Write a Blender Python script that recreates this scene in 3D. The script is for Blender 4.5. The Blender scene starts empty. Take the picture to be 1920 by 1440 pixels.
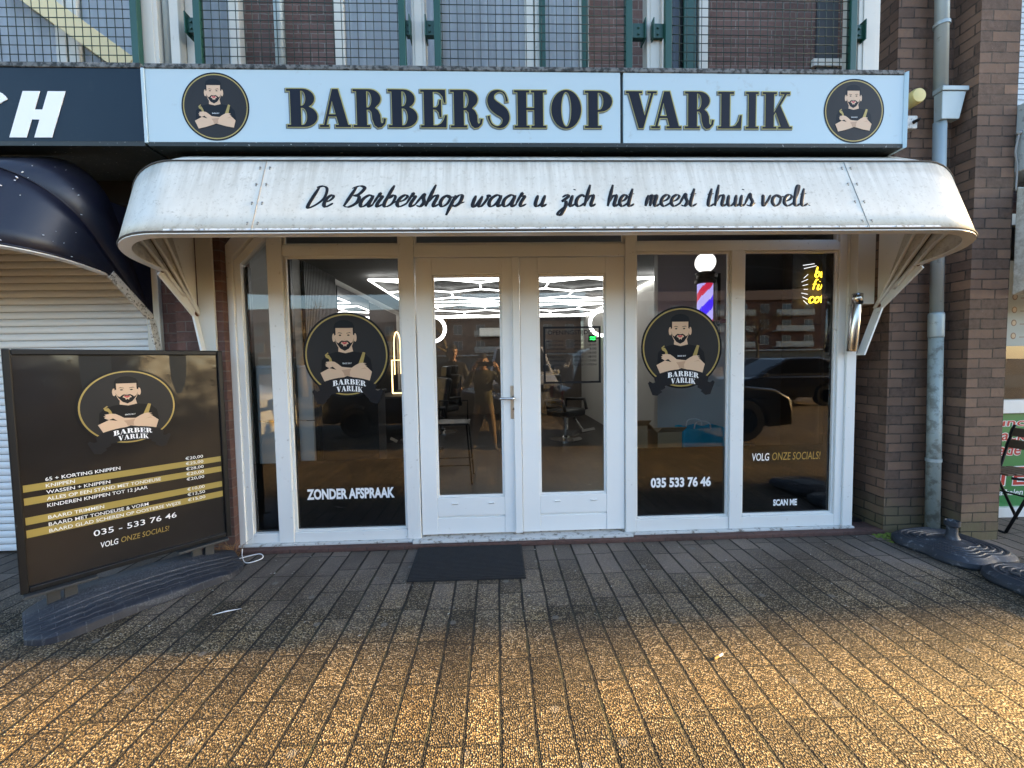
import bpy, bmesh, math, random
from mathutils import Vector, Matrix
from mathutils.geometry import tessellate_polygon
R = math.radians
random.seed(7)
S = bpy.context.scene
COL = S.collection

# ------------------------------------------------------------------ camera, sky, sun, exposure
EYE = Vector((0, -3.37, 1.48))
cam_d = bpy.data.cameras.new("camera"); cam = bpy.data.objects.new("camera", cam_d); COL.objects.link(cam)
cam_d.sensor_fit = 'HORIZONTAL'; cam_d.sensor_width = 36; cam_d.lens = 36 * 780 / 1920
cam_d.clip_start = 0.02; cam_d.clip_end = 1500
yaw, pit, rol = R(2.0797), R(3.0082), R(0.9469)
fw = Vector((math.sin(yaw) * math.cos(pit), math.cos(yaw) * math.cos(pit), -math.sin(pit)))
r0 = Vector((math.cos(yaw), -math.sin(yaw), 0)); d0 = fw.cross(r0)
rt = math.cos(rol) * r0 + math.sin(rol) * d0; dn = -math.sin(rol) * r0 + math.cos(rol) * d0
mw = Matrix((rt, -dn, -fw)).transposed().to_4x4(); mw.translation = EYE
cam.matrix_world = mw
S.camera = cam

SUN_EL, SUN_OFF = R(17), R(2.48)        # sun stands along the street to the right, a touch behind the facade line
sdir = Vector((math.cos(SUN_EL) * math.cos(SUN_OFF), math.cos(SUN_EL) * math.sin(SUN_OFF), math.sin(SUN_EL)))
sl = bpy.data.lights.new("sun", 'SUN'); sl.energy = 5.0; sl.angle = R(1.3); sl.color = (1.0, 0.66, 0.27)
sun = bpy.data.objects.new("sun", sl); COL.objects.link(sun); sun.rotation_euler = (-sdir).to_track_quat('-Z', 'Y').to_euler()
W = bpy.data.worlds.new("World"); S.world = W; W.use_nodes = True
wn = W.node_tree; bg = wn.nodes['Background']
sk = wn.nodes.new('ShaderNodeTexSky'); sk.sky_type = 'NISHITA'; sk.sun_disc = False
sk.sun_elevation = SUN_EL; sk.sun_rotation = math.atan2(sdir.x, sdir.y)
sk.air_density = 1.0; sk.dust_density = 0.9; sk.ozone_density = 1.6
wn.links.new(sk.outputs[0], bg.inputs[0]); bg.inputs[1].default_value = 0.112
S.view_settings.view_transform = 'Standard'; S.view_settings.look = 'None'; S.view_settings.exposure = 2.8; S.view_settings.gamma = 1
S.cycles.max_bounces = 10; S.cycles.diffuse_bounces = 4; S.cycles.glossy_bounces = 5; S.cycles.transmission_bounces = 6; S.cycles.transparent_max_bounces = 16
S.cycles.caustics_reflective = False; S.cycles.caustics_refractive = False; S.cycles.sample_clamp_indirect = 4
S.cycles.use_denoising = True

# ------------------------------------------------------------------ materials
MATS = {}
def nmat(name):
    m = bpy.data.materials.new(name); m.use_nodes = True; MATS[name] = m
    nt = m.node_tree; return m, nt, nt.nodes['Principled BSDF']
def nd(nt, typ, **kw):
    n = nt.nodes.new(typ)
    for k, v in kw.items(): setattr(n, k, v)
    return n
def lk(nt, a, b): nt.links.new(a, b)
def mixc(nt, fac, a, b, blend='MIX'):
    n = nd(nt, 'ShaderNodeMix', data_type='RGBA', blend_type=blend)
    for sock, v in ((n.inputs[0], fac), (n.inputs[6], a), (n.inputs[7], b)):
        if hasattr(v, 'is_linked') or hasattr(v, 'links'): lk(nt, v, sock)
        elif isinstance(v, (int, float)): sock.default_value = v
        else: sock.default_value = (*v, 1) if len(v) == 3 else v
    return n.outputs[2]
def ramp(nt, src, stops):
    n = nd(nt, 'ShaderNodeValToRGB'); e = n.color_ramp.elements
    while len(e) < len(stops): e.new(0.5)
    for el, (p, c) in zip(e, stops):
        el.position = p; el.color = (c, c, c, 1) if isinstance(c, (int, float)) else (*c, 1)
    lk(nt, src, n.inputs[0]); return n.outputs[0]
def noise(nt, vec, scale, detail=3, rough=0.55):
    n = nd(nt, 'ShaderNodeTexNoise'); n.inputs['Scale'].default_value = scale; n.inputs['Detail'].default_value = detail; n.inputs['Roughness'].default_value = rough
    if vec is not None: lk(nt, vec, n.inputs['Vector'])
    return n.outputs['Fac']
def objco(nt): return nd(nt, 'ShaderNodeTexCoord').outputs['Object']
def math_(nt, op, a, b=None, clamp=False):
    n = nd(nt, 'ShaderNodeMath', operation=op, use_clamp=clamp)
    for i, v in enumerate((a, b)):
        if v is None: continue
        if isinstance(v, (int, float)): n.inputs[i].default_value = v
        else: lk(nt, v, n.inputs[i])
    return n.outputs[0]
def bump(nt, p, h, strength=0.3, dist=0.01):
    b = nd(nt, 'ShaderNodeBump'); b.inputs['Strength'].default_value = strength; b.inputs['Distance'].default_value = dist
    lk(nt, h, b.inputs['Height']); lk(nt, b.outputs[0], p.inputs['Normal']); return b

def M(name, col, rough=0.5, metal=0.0, var=0.15, vs=6.0, dirt=None, dth=0.62, ds=14, bmp=0.0, bs=60, spec=0.5, coat=0.0):
    m, nt, p = nmat(name)
    co = objco(nt)
    c2 = tuple(max(0, x * (1 - var)) for x in col); c1 = tuple(min(1, x * (1 + var * 0.6)) for x in col)
    out = mixc(nt, noise(nt, co, vs, 4), c2, c1)
    if dirt:
        f = ramp(nt, noise(nt, co, ds, 6, 0.65), [(dth - 0.05, 0.0), (dth + 0.07, 1.0)])
        out = mixc(nt, f, out, dirt)
    lk(nt, out, p.inputs['Base Color'])
    rr = math_(nt, 'MULTIPLY_ADD', noise(nt, co, vs * 2.7, 4), 0.25 * rough); rr.node.inputs[2].default_value = rough * 0.87
    lk(nt, rr, p.inputs['Roughness'])
    p.inputs['Metallic'].default_value = metal; p.inputs['Specular IOR Level'].default_value = spec; p.inputs['Coat Weight'].default_value = coat
    p.inputs['Coat Roughness'].default_value = 0.06
    if bmp: bump(nt, p, noise(nt, co, bs, 4), bmp, 0.004)
    return m
def EM(name, col, s):
    m, nt, p = nmat(name)
    p.inputs['Base Color'].default_value = (*[min(1, c) for c in col], 1); p.inputs['Emission Color'].default_value = (*col, 1); p.inputs['Emission Strength'].default_value = s
    return m

white_paint = M('white_paint', (0.78, 0.78, 0.75), 0.35, var=0.06, vs=3, dirt=(0.38, 0.35, 0.29), dth=0.69, ds=22)
door_paint = M('door_paint', (0.84, 0.84, 0.81), 0.3, var=0.05, vs=2, dirt=(0.45, 0.43, 0.38), dth=0.72, ds=30)
cream_paint = M('cream_paint', (0.62, 0.6, 0.53), 0.45, var=0.06, vs=3, dirt=(0.33, 0.3, 0.25), dth=0.7)
sill_paint = M('sill_paint', (0.6, 0.6, 0.58), 0.5, var=0.1, dirt=(0.16, 0.14, 0.11), dth=0.58, ds=18)
sign_white = M('sign_white', (0.44, 0.555, 0.60), 0.35, var=0.03, vs=1.2, dirt=(0.36, 0.42, 0.43), dth=0.68, ds=9)
sign_navy = M('sign_navy', (0.007, 0.02, 0.036), 0.5, var=0.1, vs=2, dirt=(0.012, 0.025, 0.04), dth=0.66, spec=0.2)
letter_navy = M('letter_navy', (0.008, 0.010, 0.019), 0.5, var=0.1, spec=0.2)
letter_gold = M('letter_gold', (0.42, 0.36, 0.12), 0.35, metal=0.3, var=0.35, vs=4)
letter_black = M('letter_black', (0.008, 0.008, 0.009), 0.4, var=0.1, spec=0.2)
letter_white = M('letter_white', (0.85, 0.85, 0.85), 0.4, var=0.02)
gold = M('gold_print', (0.36, 0.26, 0.07), 0.35, metal=0.2, var=0.25, vs=9)
skin_print = M('skin_print', (0.62, 0.42, 0.27), 0.45, var=0.03)
skin_shade = M('skin_print_dark', (0.45, 0.28, 0.17), 0.45, var=0.05)
lip_print = M('lip_print', (0.5, 0.05, 0.05), 0.4, var=0.05)
disc_print = M('disc_print', (0.022, 0.02, 0.019), 0.4, var=0.25, vs=3, spec=0.2)
black_print = M('black_print', (0.005, 0.005, 0.006), 0.35, var=0.1, spec=0.2)
banner_print = M('banner_print', (0.012, 0.012, 0.014), 0.35, var=0.3, vs=8, spec=0.2)
vinyl_black = M('vinyl_black', (0.006, 0.006, 0.006), 0.3, var=0.1, spec=0.2)
green_paint = M('green_paint', (0.008, 0.06, 0.042), 0.4, var=0.2, vs=8)
wire_green = M('wire_green', (0.012, 0.035, 0.03), 0.5, var=0.2)
zinc = M('zinc_pipe', (0.36, 0.42, 0.43), 0.5, metal=0.3, var=0.12, vs=5, dirt=(0.2, 0.21, 0.2), dth=0.66)
steel = M('brushed_steel', (0.55, 0.53, 0.5), 0.22, metal=1.0, var=0.1)
brass_plate = M('satin_plate', (0.55, 0.48, 0.38), 0.35, metal=0.9, var=0.06)
rubber = M('rubber_mat', (0.012, 0.012, 0.013), 0.75, var=0.2, bmp=0.4, bs=180)
plastic_dark = M('weathered_plastic', (0.03, 0.035, 0.045), 0.55, var=0.35, vs=7, dirt=(0.16, 0.165, 0.17), dth=0.62, ds=26, bmp=0.5, bs=120)
frame_black = M('black_frame', (0.012, 0.012, 0.012), 0.4, var=0.2, dirt=(0.09, 0.09, 0.085), dth=0.72, ds=24, spec=0.2)
yellow_pl = M('yellowed_plastic', (0.62, 0.52, 0.2), 0.5, var=0.12, dirt=(0.3, 0.25, 0.12), dth=0.68)
box_pl = M('grey_white_plastic', (0.6, 0.6, 0.57), 0.5, var=0.08, dirt=(0.18, 0.17, 0.15), dth=0.6, ds=40)
dirty_trim = M('mouldy_trim', (0.16, 0.165, 0.16), 0.7, var=0.5, vs=16, dirt=(0.012, 0.014, 0.012), dth=0.5, ds=30)
soffit_dark = M('dark_soffit', (0.02, 0.018, 0.016), 0.8, var=0.3)
dark_trim = M('dark_bottom_trim', (0.012, 0.018, 0.018), 0.6, var=0.3, dirt=(0.5, 0.52, 0.52), dth=0.68, ds=45)
shutter_m = M('shutter_slats', (0.8, 0.8, 0.79), 0.45, var=0.05, vs=3)
moss = M('moss', (0.14, 0.2, 0.03), 0.9, var=0.4, vs=40, bmp=0.8, bs=120)
curtain = M('net_curtain', (0.86, 0.88, 0.9), 0.8, var=0.12, vs=3)
concrete = M('concrete', (0.3, 0.3, 0.29), 0.8, var=0.2, vs=4)
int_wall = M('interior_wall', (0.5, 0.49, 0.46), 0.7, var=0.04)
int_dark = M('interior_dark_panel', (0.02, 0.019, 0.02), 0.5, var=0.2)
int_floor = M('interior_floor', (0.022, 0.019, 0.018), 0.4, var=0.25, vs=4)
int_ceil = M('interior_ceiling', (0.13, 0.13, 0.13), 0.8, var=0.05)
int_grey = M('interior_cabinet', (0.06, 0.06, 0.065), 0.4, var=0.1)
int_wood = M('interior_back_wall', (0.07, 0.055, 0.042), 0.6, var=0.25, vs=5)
mirror = M('mirror_glass', (0.85, 0.85, 0.87), 0.03, metal=1.0, var=0.01)
chrome = M('chrome', (0.7, 0.7, 0.7), 0.12, metal=1.0, var=0.05)
cardboard = M('cardboard', (0.5, 0.33, 0.18), 0.8, var=0.12)
teal = M('teal_bag', (0.02, 0.42, 0.62), 0.5, var=0.12)
leather = M('black_leather', (0.012, 0.012, 0.013), 0.35, var=0.2, bmp=0.2, bs=90)
led = EM('led_tube', (1.0, 0.98, 0.95), 1.3)
led_ring = EM('led_ring', (1, 1, 1), 1.0)
led_warm = EM('led_warm', (1.0, 0.68, 0.3), .7)
neon_y = EM('neon_yellow', (1.0, 0.62, 0.03), .8)
neon_w = EM('neon_white', (0.9, 0.92, 1.0), 0.25)
led_green = EM('led_green', (0.02, 1.0, 0.12), .8)
globe_m = EM('lit_globe', (1.0, 0.97, 0.92), 0.3)

def glass_mat(name, tint, ior):
    m = bpy.data.materials.new(name); m.use_nodes = True; nt = m.node_tree; nt.nodes.clear()
    o = nd(nt, 'ShaderNodeOutputMaterial'); mx = nd(nt, 'ShaderNodeMixShader'); t = nd(nt, 'ShaderNodeBsdfTransparent'); g = nd(nt, 'ShaderNodeBsdfGlossy'); fr = nd(nt, 'ShaderNodeFresnel')
    t.inputs[0].default_value = (*tint, 1); g.inputs['Roughness'].default_value = 0.0; fr.inputs[0].default_value = ior
    co = objco(nt); b = nd(nt, 'ShaderNodeBump'); b.inputs['Strength'].default_value = 0.006; b.inputs['Distance'].default_value = 0.05
    lk(nt, noise(nt, co, 1.6, 1), b.inputs['Height']); lk(nt, b.outputs[0], g.inputs['Normal'])
    lk(nt, fr.outputs[0], mx.inputs[0]); lk(nt, t.outputs[0], mx.inputs[1]); lk(nt, g.outputs[0], mx.inputs[2]); lk(nt, mx.outputs[0], o.inputs[0])
    return m
glass = glass_mat('window_glass', (0.85, 0.87, 0.86), 1.88); glass_up = glass_mat('upper_window_glass', (0.95, 0.96, 0.97), 1.6)

def brick_mat(name, c1, c2, mortar, bw=0.215, rh=0.0765, ms=0.011, moss_=False):
    m, nt, p = nmat(name)
    uv = nd(nt, 'ShaderNodeUVMap'); uv.uv_map = 'UVMap'
    co = objco(nt)
    wob = nd(nt, 'ShaderNodeTexNoise'); wob.inputs['Scale'].default_value = 9; lk(nt, co, wob.inputs['Vector'])
    va = nd(nt, 'ShaderNodeVectorMath', operation='SCALE'); lk(nt, wob.outputs['Color'], va.inputs[0]); va.inputs['Scale'].default_value = 0.012
    vb = nd(nt, 'ShaderNodeVectorMath', operation='ADD'); lk(nt, uv.outputs[0], vb.inputs[0]); lk(nt, va.outputs[0], vb.inputs[1])
    b = nd(nt, 'ShaderNodeTexBrick'); lk(nt, vb.outputs[0], b.inputs['Vector'])
    b.inputs['Scale'].default_value = 1; b.inputs['Brick Width'].default_value = bw; b.inputs['Row Height'].default_value = rh
    b.inputs['Mortar Size'].default_value = ms / 2; b.inputs['Mortar Smooth'].default_value = 0.25; b.inputs['Bias'].default_value = -0.1
    b.inputs['Color1'].default_value = (*c1, 1); b.inputs['Color2'].default_value = (*c2, 1); b.inputs['Mortar'].default_value = (*mortar, 1)
    f1 = noise(nt, co, 28, 5, 0.7); f2 = noise(nt, co, 1.6, 3)
    out = mixc(nt, ramp(nt, f1, [(0.3, 0.0), (0.75, 0.8)]), b.outputs['Color'], tuple(x * 1.75 + 0.02 for x in c1), 'MIX')
    out = mixc(nt, 0.75, out, ramp(nt, f2, [(0.25, 0.4), (0.75, 1.25)]), 'MULTIPLY')
    fl = ramp(nt, noise(nt, co, 55, 3), [(0.76, 0.0), (0.8, 1.0)])
    out = mixc(nt, fl, out, (0.4, 0.38, 0.35))
    if moss_:
        sx = nd(nt, 'ShaderNodeSeparateXYZ'); lk(nt, co, sx.inputs[0])
        zf = math_(nt, 'ADD', sx.outputs[2], math_(nt, 'MULTIPLY', noise(nt, co, 7, 4), 0.55))
        f3 = ramp(nt, zf, [(0.30, 0.75), (0.62, 0.0)])
        out = mixc(nt, f3, out, mixc(nt, b.outputs['Fac'], (0.12, 0.105, 0.05), (0.02, 0.025, 0.01)))
    lk(nt, out, p.inputs['Base Color']); p.inputs['Roughness'].default_value = 0.85
    h = math_(nt, 'SUBTRACT', math_(nt, 'MULTIPLY', f1, 0.35), b.outputs['Fac'])
    bump(nt, p, h, 1.0, 0.016)
    return m
brick_pier = brick_mat('pier_brick', (0.08, 0.047, 0.031), (0.27, 0.155, 0.095), (0.024, 0.02, 0.014), moss_=True)
brick_low = brick_mat('dark_wall_brick', (0.085, 0.04, 0.03), (0.15, 0.068, 0.05), (0.15, 0.13, 0.11))
brick_up = brick_mat('upper_brick', (0.10, 0.055, 0.045), (0.17, 0.095, 0.08), (0.26, 0.23, 0.2))
brick_far = brick_mat('far_brick', (0.16, 0.07, 0.045), (0.2, 0.09, 0.06), (0.2, 0.17, 0.14))
brick_sill = brick_mat('sill_brick', (0.07, 0.034, 0.026), (0.11, 0.05, 0.04), (0.03, 0.027, 0.024), bw=0.3, rh=0.12)

def paver_mat():
    m, nt, p = nmat('aggregate_pavers'); co = objco(nt)
    wob = nd(nt, 'ShaderNodeTexNoise'); wob.inputs['Scale'].default_value = 2.2; wob.inputs['Detail'].default_value = 3; lk(nt, co, wob.inputs['Vector'])
    va = nd(nt, 'ShaderNodeVectorMath', operation='SCALE'); lk(nt, wob.outputs['Color'], va.inputs[0]); va.inputs['Scale'].default_value = 0.022
    vb = nd(nt, 'ShaderNodeVectorMath', operation='ADD'); lk(nt, co, vb.inputs[0]); lk(nt, va.outputs[0], vb.inputs[1])
    sx = nd(nt, 'ShaderNodeSeparateXYZ'); lk(nt, vb.outputs[0], sx.inputs[0])
    RW = 0.1455
    ci = math_(nt, 'FLOOR', math_(nt, 'DIVIDE', sx.outputs[0], RW))
    wnz = nd(nt, 'ShaderNodeTexWhiteNoise', noise_dimensions='1D'); lk(nt, math_(nt, 'FLOOR', math_(nt, 'DIVIDE', sx.outputs[0], RW * 2)), wnz.inputs['W'])
    yy = math_(nt, 'ADD', sx.outputs[1], math_(nt, 'MULTIPLY', wnz.outputs['Value'], 0.295))
    cx = nd(nt, 'ShaderNodeCombineXYZ'); lk(nt, yy, cx.inputs[0]); lk(nt, sx.outputs[0], cx.inputs[1])
    def bk(ms, sm):
        b = nd(nt, 'ShaderNodeTexBrick', offset=0.0, squash=1.0); lk(nt, cx.outputs[0], b.inputs['Vector']); b.inputs['Scale'].default_value = 1
        b.inputs['Brick Width'].default_value = 0.295; b.inputs['Row Height'].default_value = RW; b.inputs['Mortar Size'].default_value = ms; b.inputs['Mortar Smooth'].default_value = sm
        b.inputs['Color1'].default_value = (0, 0, 0, 1); b.inputs['Color2'].default_value = (1, 1, 1, 1); b.inputs['Mortar'].default_value = (0.5, 0.5, 0.5, 1); return b
    b = bk(0.0048, 0.4)
    # wider joint only between the courses
    fr = math_(nt, 'FRACT', math_(nt, 'DIVIDE', sx.outputs[0], RW))
    edge = math_(nt, 'MINIMUM', fr, math_(nt, 'SUBTRACT', 1.0, fr))
    wj = math_(nt, 'MULTIPLY', noise(nt, co, 4.5, 3), 0.062)
    jl = math_(nt, 'SUBTRACT', 1.0, math_(nt, 'DIVIDE', math_(nt, 'SUBTRACT', edge, wj, ), 0.032), True); jl.node.use_clamp = True
    joint = math_(nt, 'MAXIMUM', jl, math_(nt, 'MULTIPLY', b.outputs['Fac'], 0.8))
    vo = nd(nt, 'ShaderNodeTexVoronoi', voronoi_dimensions='2D'); vo.inputs['Scale'].default_value = 124; lk(nt, co, vo.inputs['Vector'])
    vs = nd(nt, 'ShaderNodeSeparateColor'); lk(nt, vo.outputs['Color'], vs.inputs[0])
    dome = math_(nt, 'SUBTRACT', 1.0, math_(nt, 'MULTIPLY', vo.outputs['Distance'], 1.5), True)
    # worn (smooth) pavers next to the shop, rough open aggregate further out
    s2 = nd(nt, 'ShaderNodeSeparateXYZ'); lk(nt, co, s2.inputs[0])
    yw = math_(nt, 'ADD', s2.outputs[1], math_(nt, 'MULTIPLY', math_(nt, 'SUBTRACT', noise(nt, co, 3.0, 4), 0.5), 1.1))
    bsep = nd(nt, 'ShaderNodeSeparateColor'); lk(nt, b.outputs['Color'], bsep.inputs[0])
    yw = math_(nt, 'ADD', yw, math_(nt, 'MULTIPLY', bsep.outputs[0], 0.3))
    worn = ramp(nt, math_(nt, 'MULTIPLY_ADD', yw, 0.5), [(0.18, 0.0), (0.52, 0.85)])
    worn.node.inputs[0].links[0].from_node.inputs[2].default_value = 0.62
    base = mixc(nt, bsep.outputs[0], (0.13, 0.108, 0.092), (0.22, 0.18, 0.155))
    base = mixc(nt, ramp(nt, noise(nt, co, 1.3, 4), [(0.3, 0.0), (0.7, 1.0)]), base, mixc(nt, 0.5, base, (0.07, 0.058, 0.048)))
    peb = ramp(nt, vs.outputs[0], [(0.0, (0.045, 0.035, 0.02)), (0.33, (0.13, 0.097, 0.053)), (0.6, (0.235, 0.176, 0.094)), (0.84, (0.43, 0.345, 0.215)), (1.0, (0.60, 0.52, 0.39))])
    peb = mixc(nt, ramp(nt, dome, [(0.06, 1.0), (0.5, 0.0)]), peb, (0.02, 0.016, 0.011))
    tile = mixc(nt, 1.0, peb, ramp(nt, math_(nt, 'ADD', math_(nt, 'MULTIPLY', bsep.outputs[0], .6), math_(nt, 'MULTIPLY', noise(nt, co, 1.7, 4), .4)), [(0.12, (.52, .5, .49)), (0.5, (.9, .87, .84)), (0.88, (1.3, 1.2, 1.05))]), 'MULTIPLY')
    out = mixc(nt, worn, tile, base)
    out = mixc(nt, 1.0, out, ramp(nt, noise(nt, co, .9, 6, .62), [(.32, (.6, .57, .53)), (.5, (.95, .95, .95)), (.68, (1.12, 1.1, 1.06))]), 'MULTIPLY')
    gum = nd(nt, 'ShaderNodeTexVoronoi', voronoi_dimensions='2D'); gum.inputs['Scale'].default_value = 2.1; lk(nt, vb.outputs[0], gum.inputs['Vector'])
    out = mixc(nt, ramp(nt, gum.outputs['Distance'], [(.034, .75), (.046, 0.0)]), out, (.17, .155, .135))
    grit = mixc(nt, ramp(nt, noise(nt, co, 6, 4), [(.5, 0.0), (.66, 1.0)]), (0.012, 0.010, 0.008), (0.032, 0.033, 0.018))
    out = mixc(nt, joint, out, grit)
    fl = ramp(nt, noise(nt, co, 70, 2), [(0.79, 0.0), (0.82, 1.0)]); out = mixc(nt, fl, out, (0.4, 0.38, 0.34))
    lk(nt, out, p.inputs['Base Color']); p.inputs['Roughness'].default_value = 0.75; p.inputs['Specular IOR Level'].default_value = 0.35
    h = math_(nt, 'MULTIPLY', dome, math_(nt, 'SUBTRACT', 1.05, worn))
    b1 = nd(nt, 'ShaderNodeBump'); b1.inputs['Strength'].default_value = 0.9; b1.inputs['Distance'].default_value = 0.008; lk(nt, h, b1.inputs['Height'])
    b2 = nd(nt, 'ShaderNodeBump'); b2.inputs['Strength'].default_value = 0.8; b2.inputs['Distance'].default_value = 0.012; b2.invert = True; lk(nt, joint, b2.inputs['Height']); lk(nt, b1.outputs[0], b2.inputs['Normal'])
    lk(nt, b2.outputs[0], p.inputs['Normal'])
    return m
pavers = paver_mat()
asphalt = M('asphalt', (0.05, 0.05, 0.052), 0.85, var=0.3, vs=30)

def canopy_mat(name, col, dirt, rough):
    m, nt, p = nmat(name); co = objco(nt)
    st = nd(nt, 'ShaderNodeMapping'); st.inputs['Scale'].default_value = (9, 1.2, 1.2); lk(nt, co, st.inputs['Vector'])
    f1 = ramp(nt, noise(nt, st.outputs[0], 2.2, 5, 0.6), [(0.45, 0.0), (0.8, 0.55)])
    f2 = ramp(nt, noise(nt, co, 45, 6, 0.75), [(0.55, 0.0), (0.7, 0.6)])
    f3 = ramp(nt, noise(nt, co, 3.1, 6, 0.65), [(0.45, 0.0), (0.72, 0.7)])
    out = mixc(nt, f3, col, tuple(0.75 * c + 0.25 * d for c, d in zip(col, dirt)))
    out = mixc(nt, f1, out, tuple(0.6 * c + 0.4 * d for c, d in zip(col, dirt))); out = mixc(nt, f2, out, dirt)
    sz = nd(nt, 'ShaderNodeSeparateXYZ'); lk(nt, co, sz.inputs[0])
    st2 = nd(nt, 'ShaderNodeMapping'); st2.inputs['Scale'].default_value = (14, 1, .6); lk(nt, co, st2.inputs['Vector'])
    run = noise(nt, st2.outputs[0], 2.0, 6, .7); up_ = ramp(nt, math_(nt, 'SUBTRACT', sz.outputs[2], 2.2), [(.18, 0.0), (.49, 1.0)])
    f4 = math_(nt, 'MULTIPLY', ramp(nt, run, [(.42, 0.0), (.66, 1.0)]), up_)
    f5 = math_(nt, 'MULTIPLY', ramp(nt, noise(nt, co, 26, 6, .75), [(.42, 0.0), (.62, .8)]), ramp(nt, math_(nt, 'SUBTRACT', sz.outputs[2], 2.2), [(.015, 1.0), (.06, 0.0)]))
    out = mixc(nt, f4, out, tuple(.45 * c + .55 * d for c, d in zip(col, dirt))); out = mixc(nt, f5, out, tuple(.3 * c + .7 * d for c, d in zip(col, dirt)))
    lk(nt, out, p.inputs['Base Color']); p.inputs['Roughness'].default_value = rough
    b0 = nd(nt, 'ShaderNodeBump'); b0.inputs['Strength'].default_value = .10; b0.inputs['Distance'].default_value = .004; lk(nt, noise(nt, co, 70, 5, .7), b0.inputs['Height'])
    b_ = bump(nt, p, noise(nt, co, 2.5, 3), 0.16, 0.02); lk(nt, b0.outputs[0], b_.inputs['Normal']); return m
canopy_white = canopy_mat('canopy_white', (0.64, 0.615, 0.54), (0.24, 0.2, 0.13), 0.4)
canopy_navy = canopy_mat('canopy_navy', (0.006, 0.007, 0.018), (0.02, 0.022, 0.03), 0.38)
rust = M('rust', (0.12, 0.045, 0.02), 0.8, var=0.5, vs=60)

def poster_mat():
    m, nt, p = nmat('poster_film'); co = objco(nt)
    lk(nt, mixc(nt, noise(nt, co, 2.0, 3), (0.014, 0.012, 0.011), (0.03, 0.026, 0.023)), p.inputs['Base Color'])
    p.inputs['Roughness'].default_value = 0.13; p.inputs['Specular IOR Level'].default_value = 0.38
    n1 = noise(nt, co, 3.2, 2); n2 = noise(nt, co, 11, 3)
    bump(nt, p, math_(nt, 'ADD', n1, math_(nt, 'MULTIPLY', ramp(nt, n2, [(0.6, 0.0), (0.75, 0.12)]), 0.5)), 0.15, 0.05)
    return m
poster_film = poster_mat()

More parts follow.
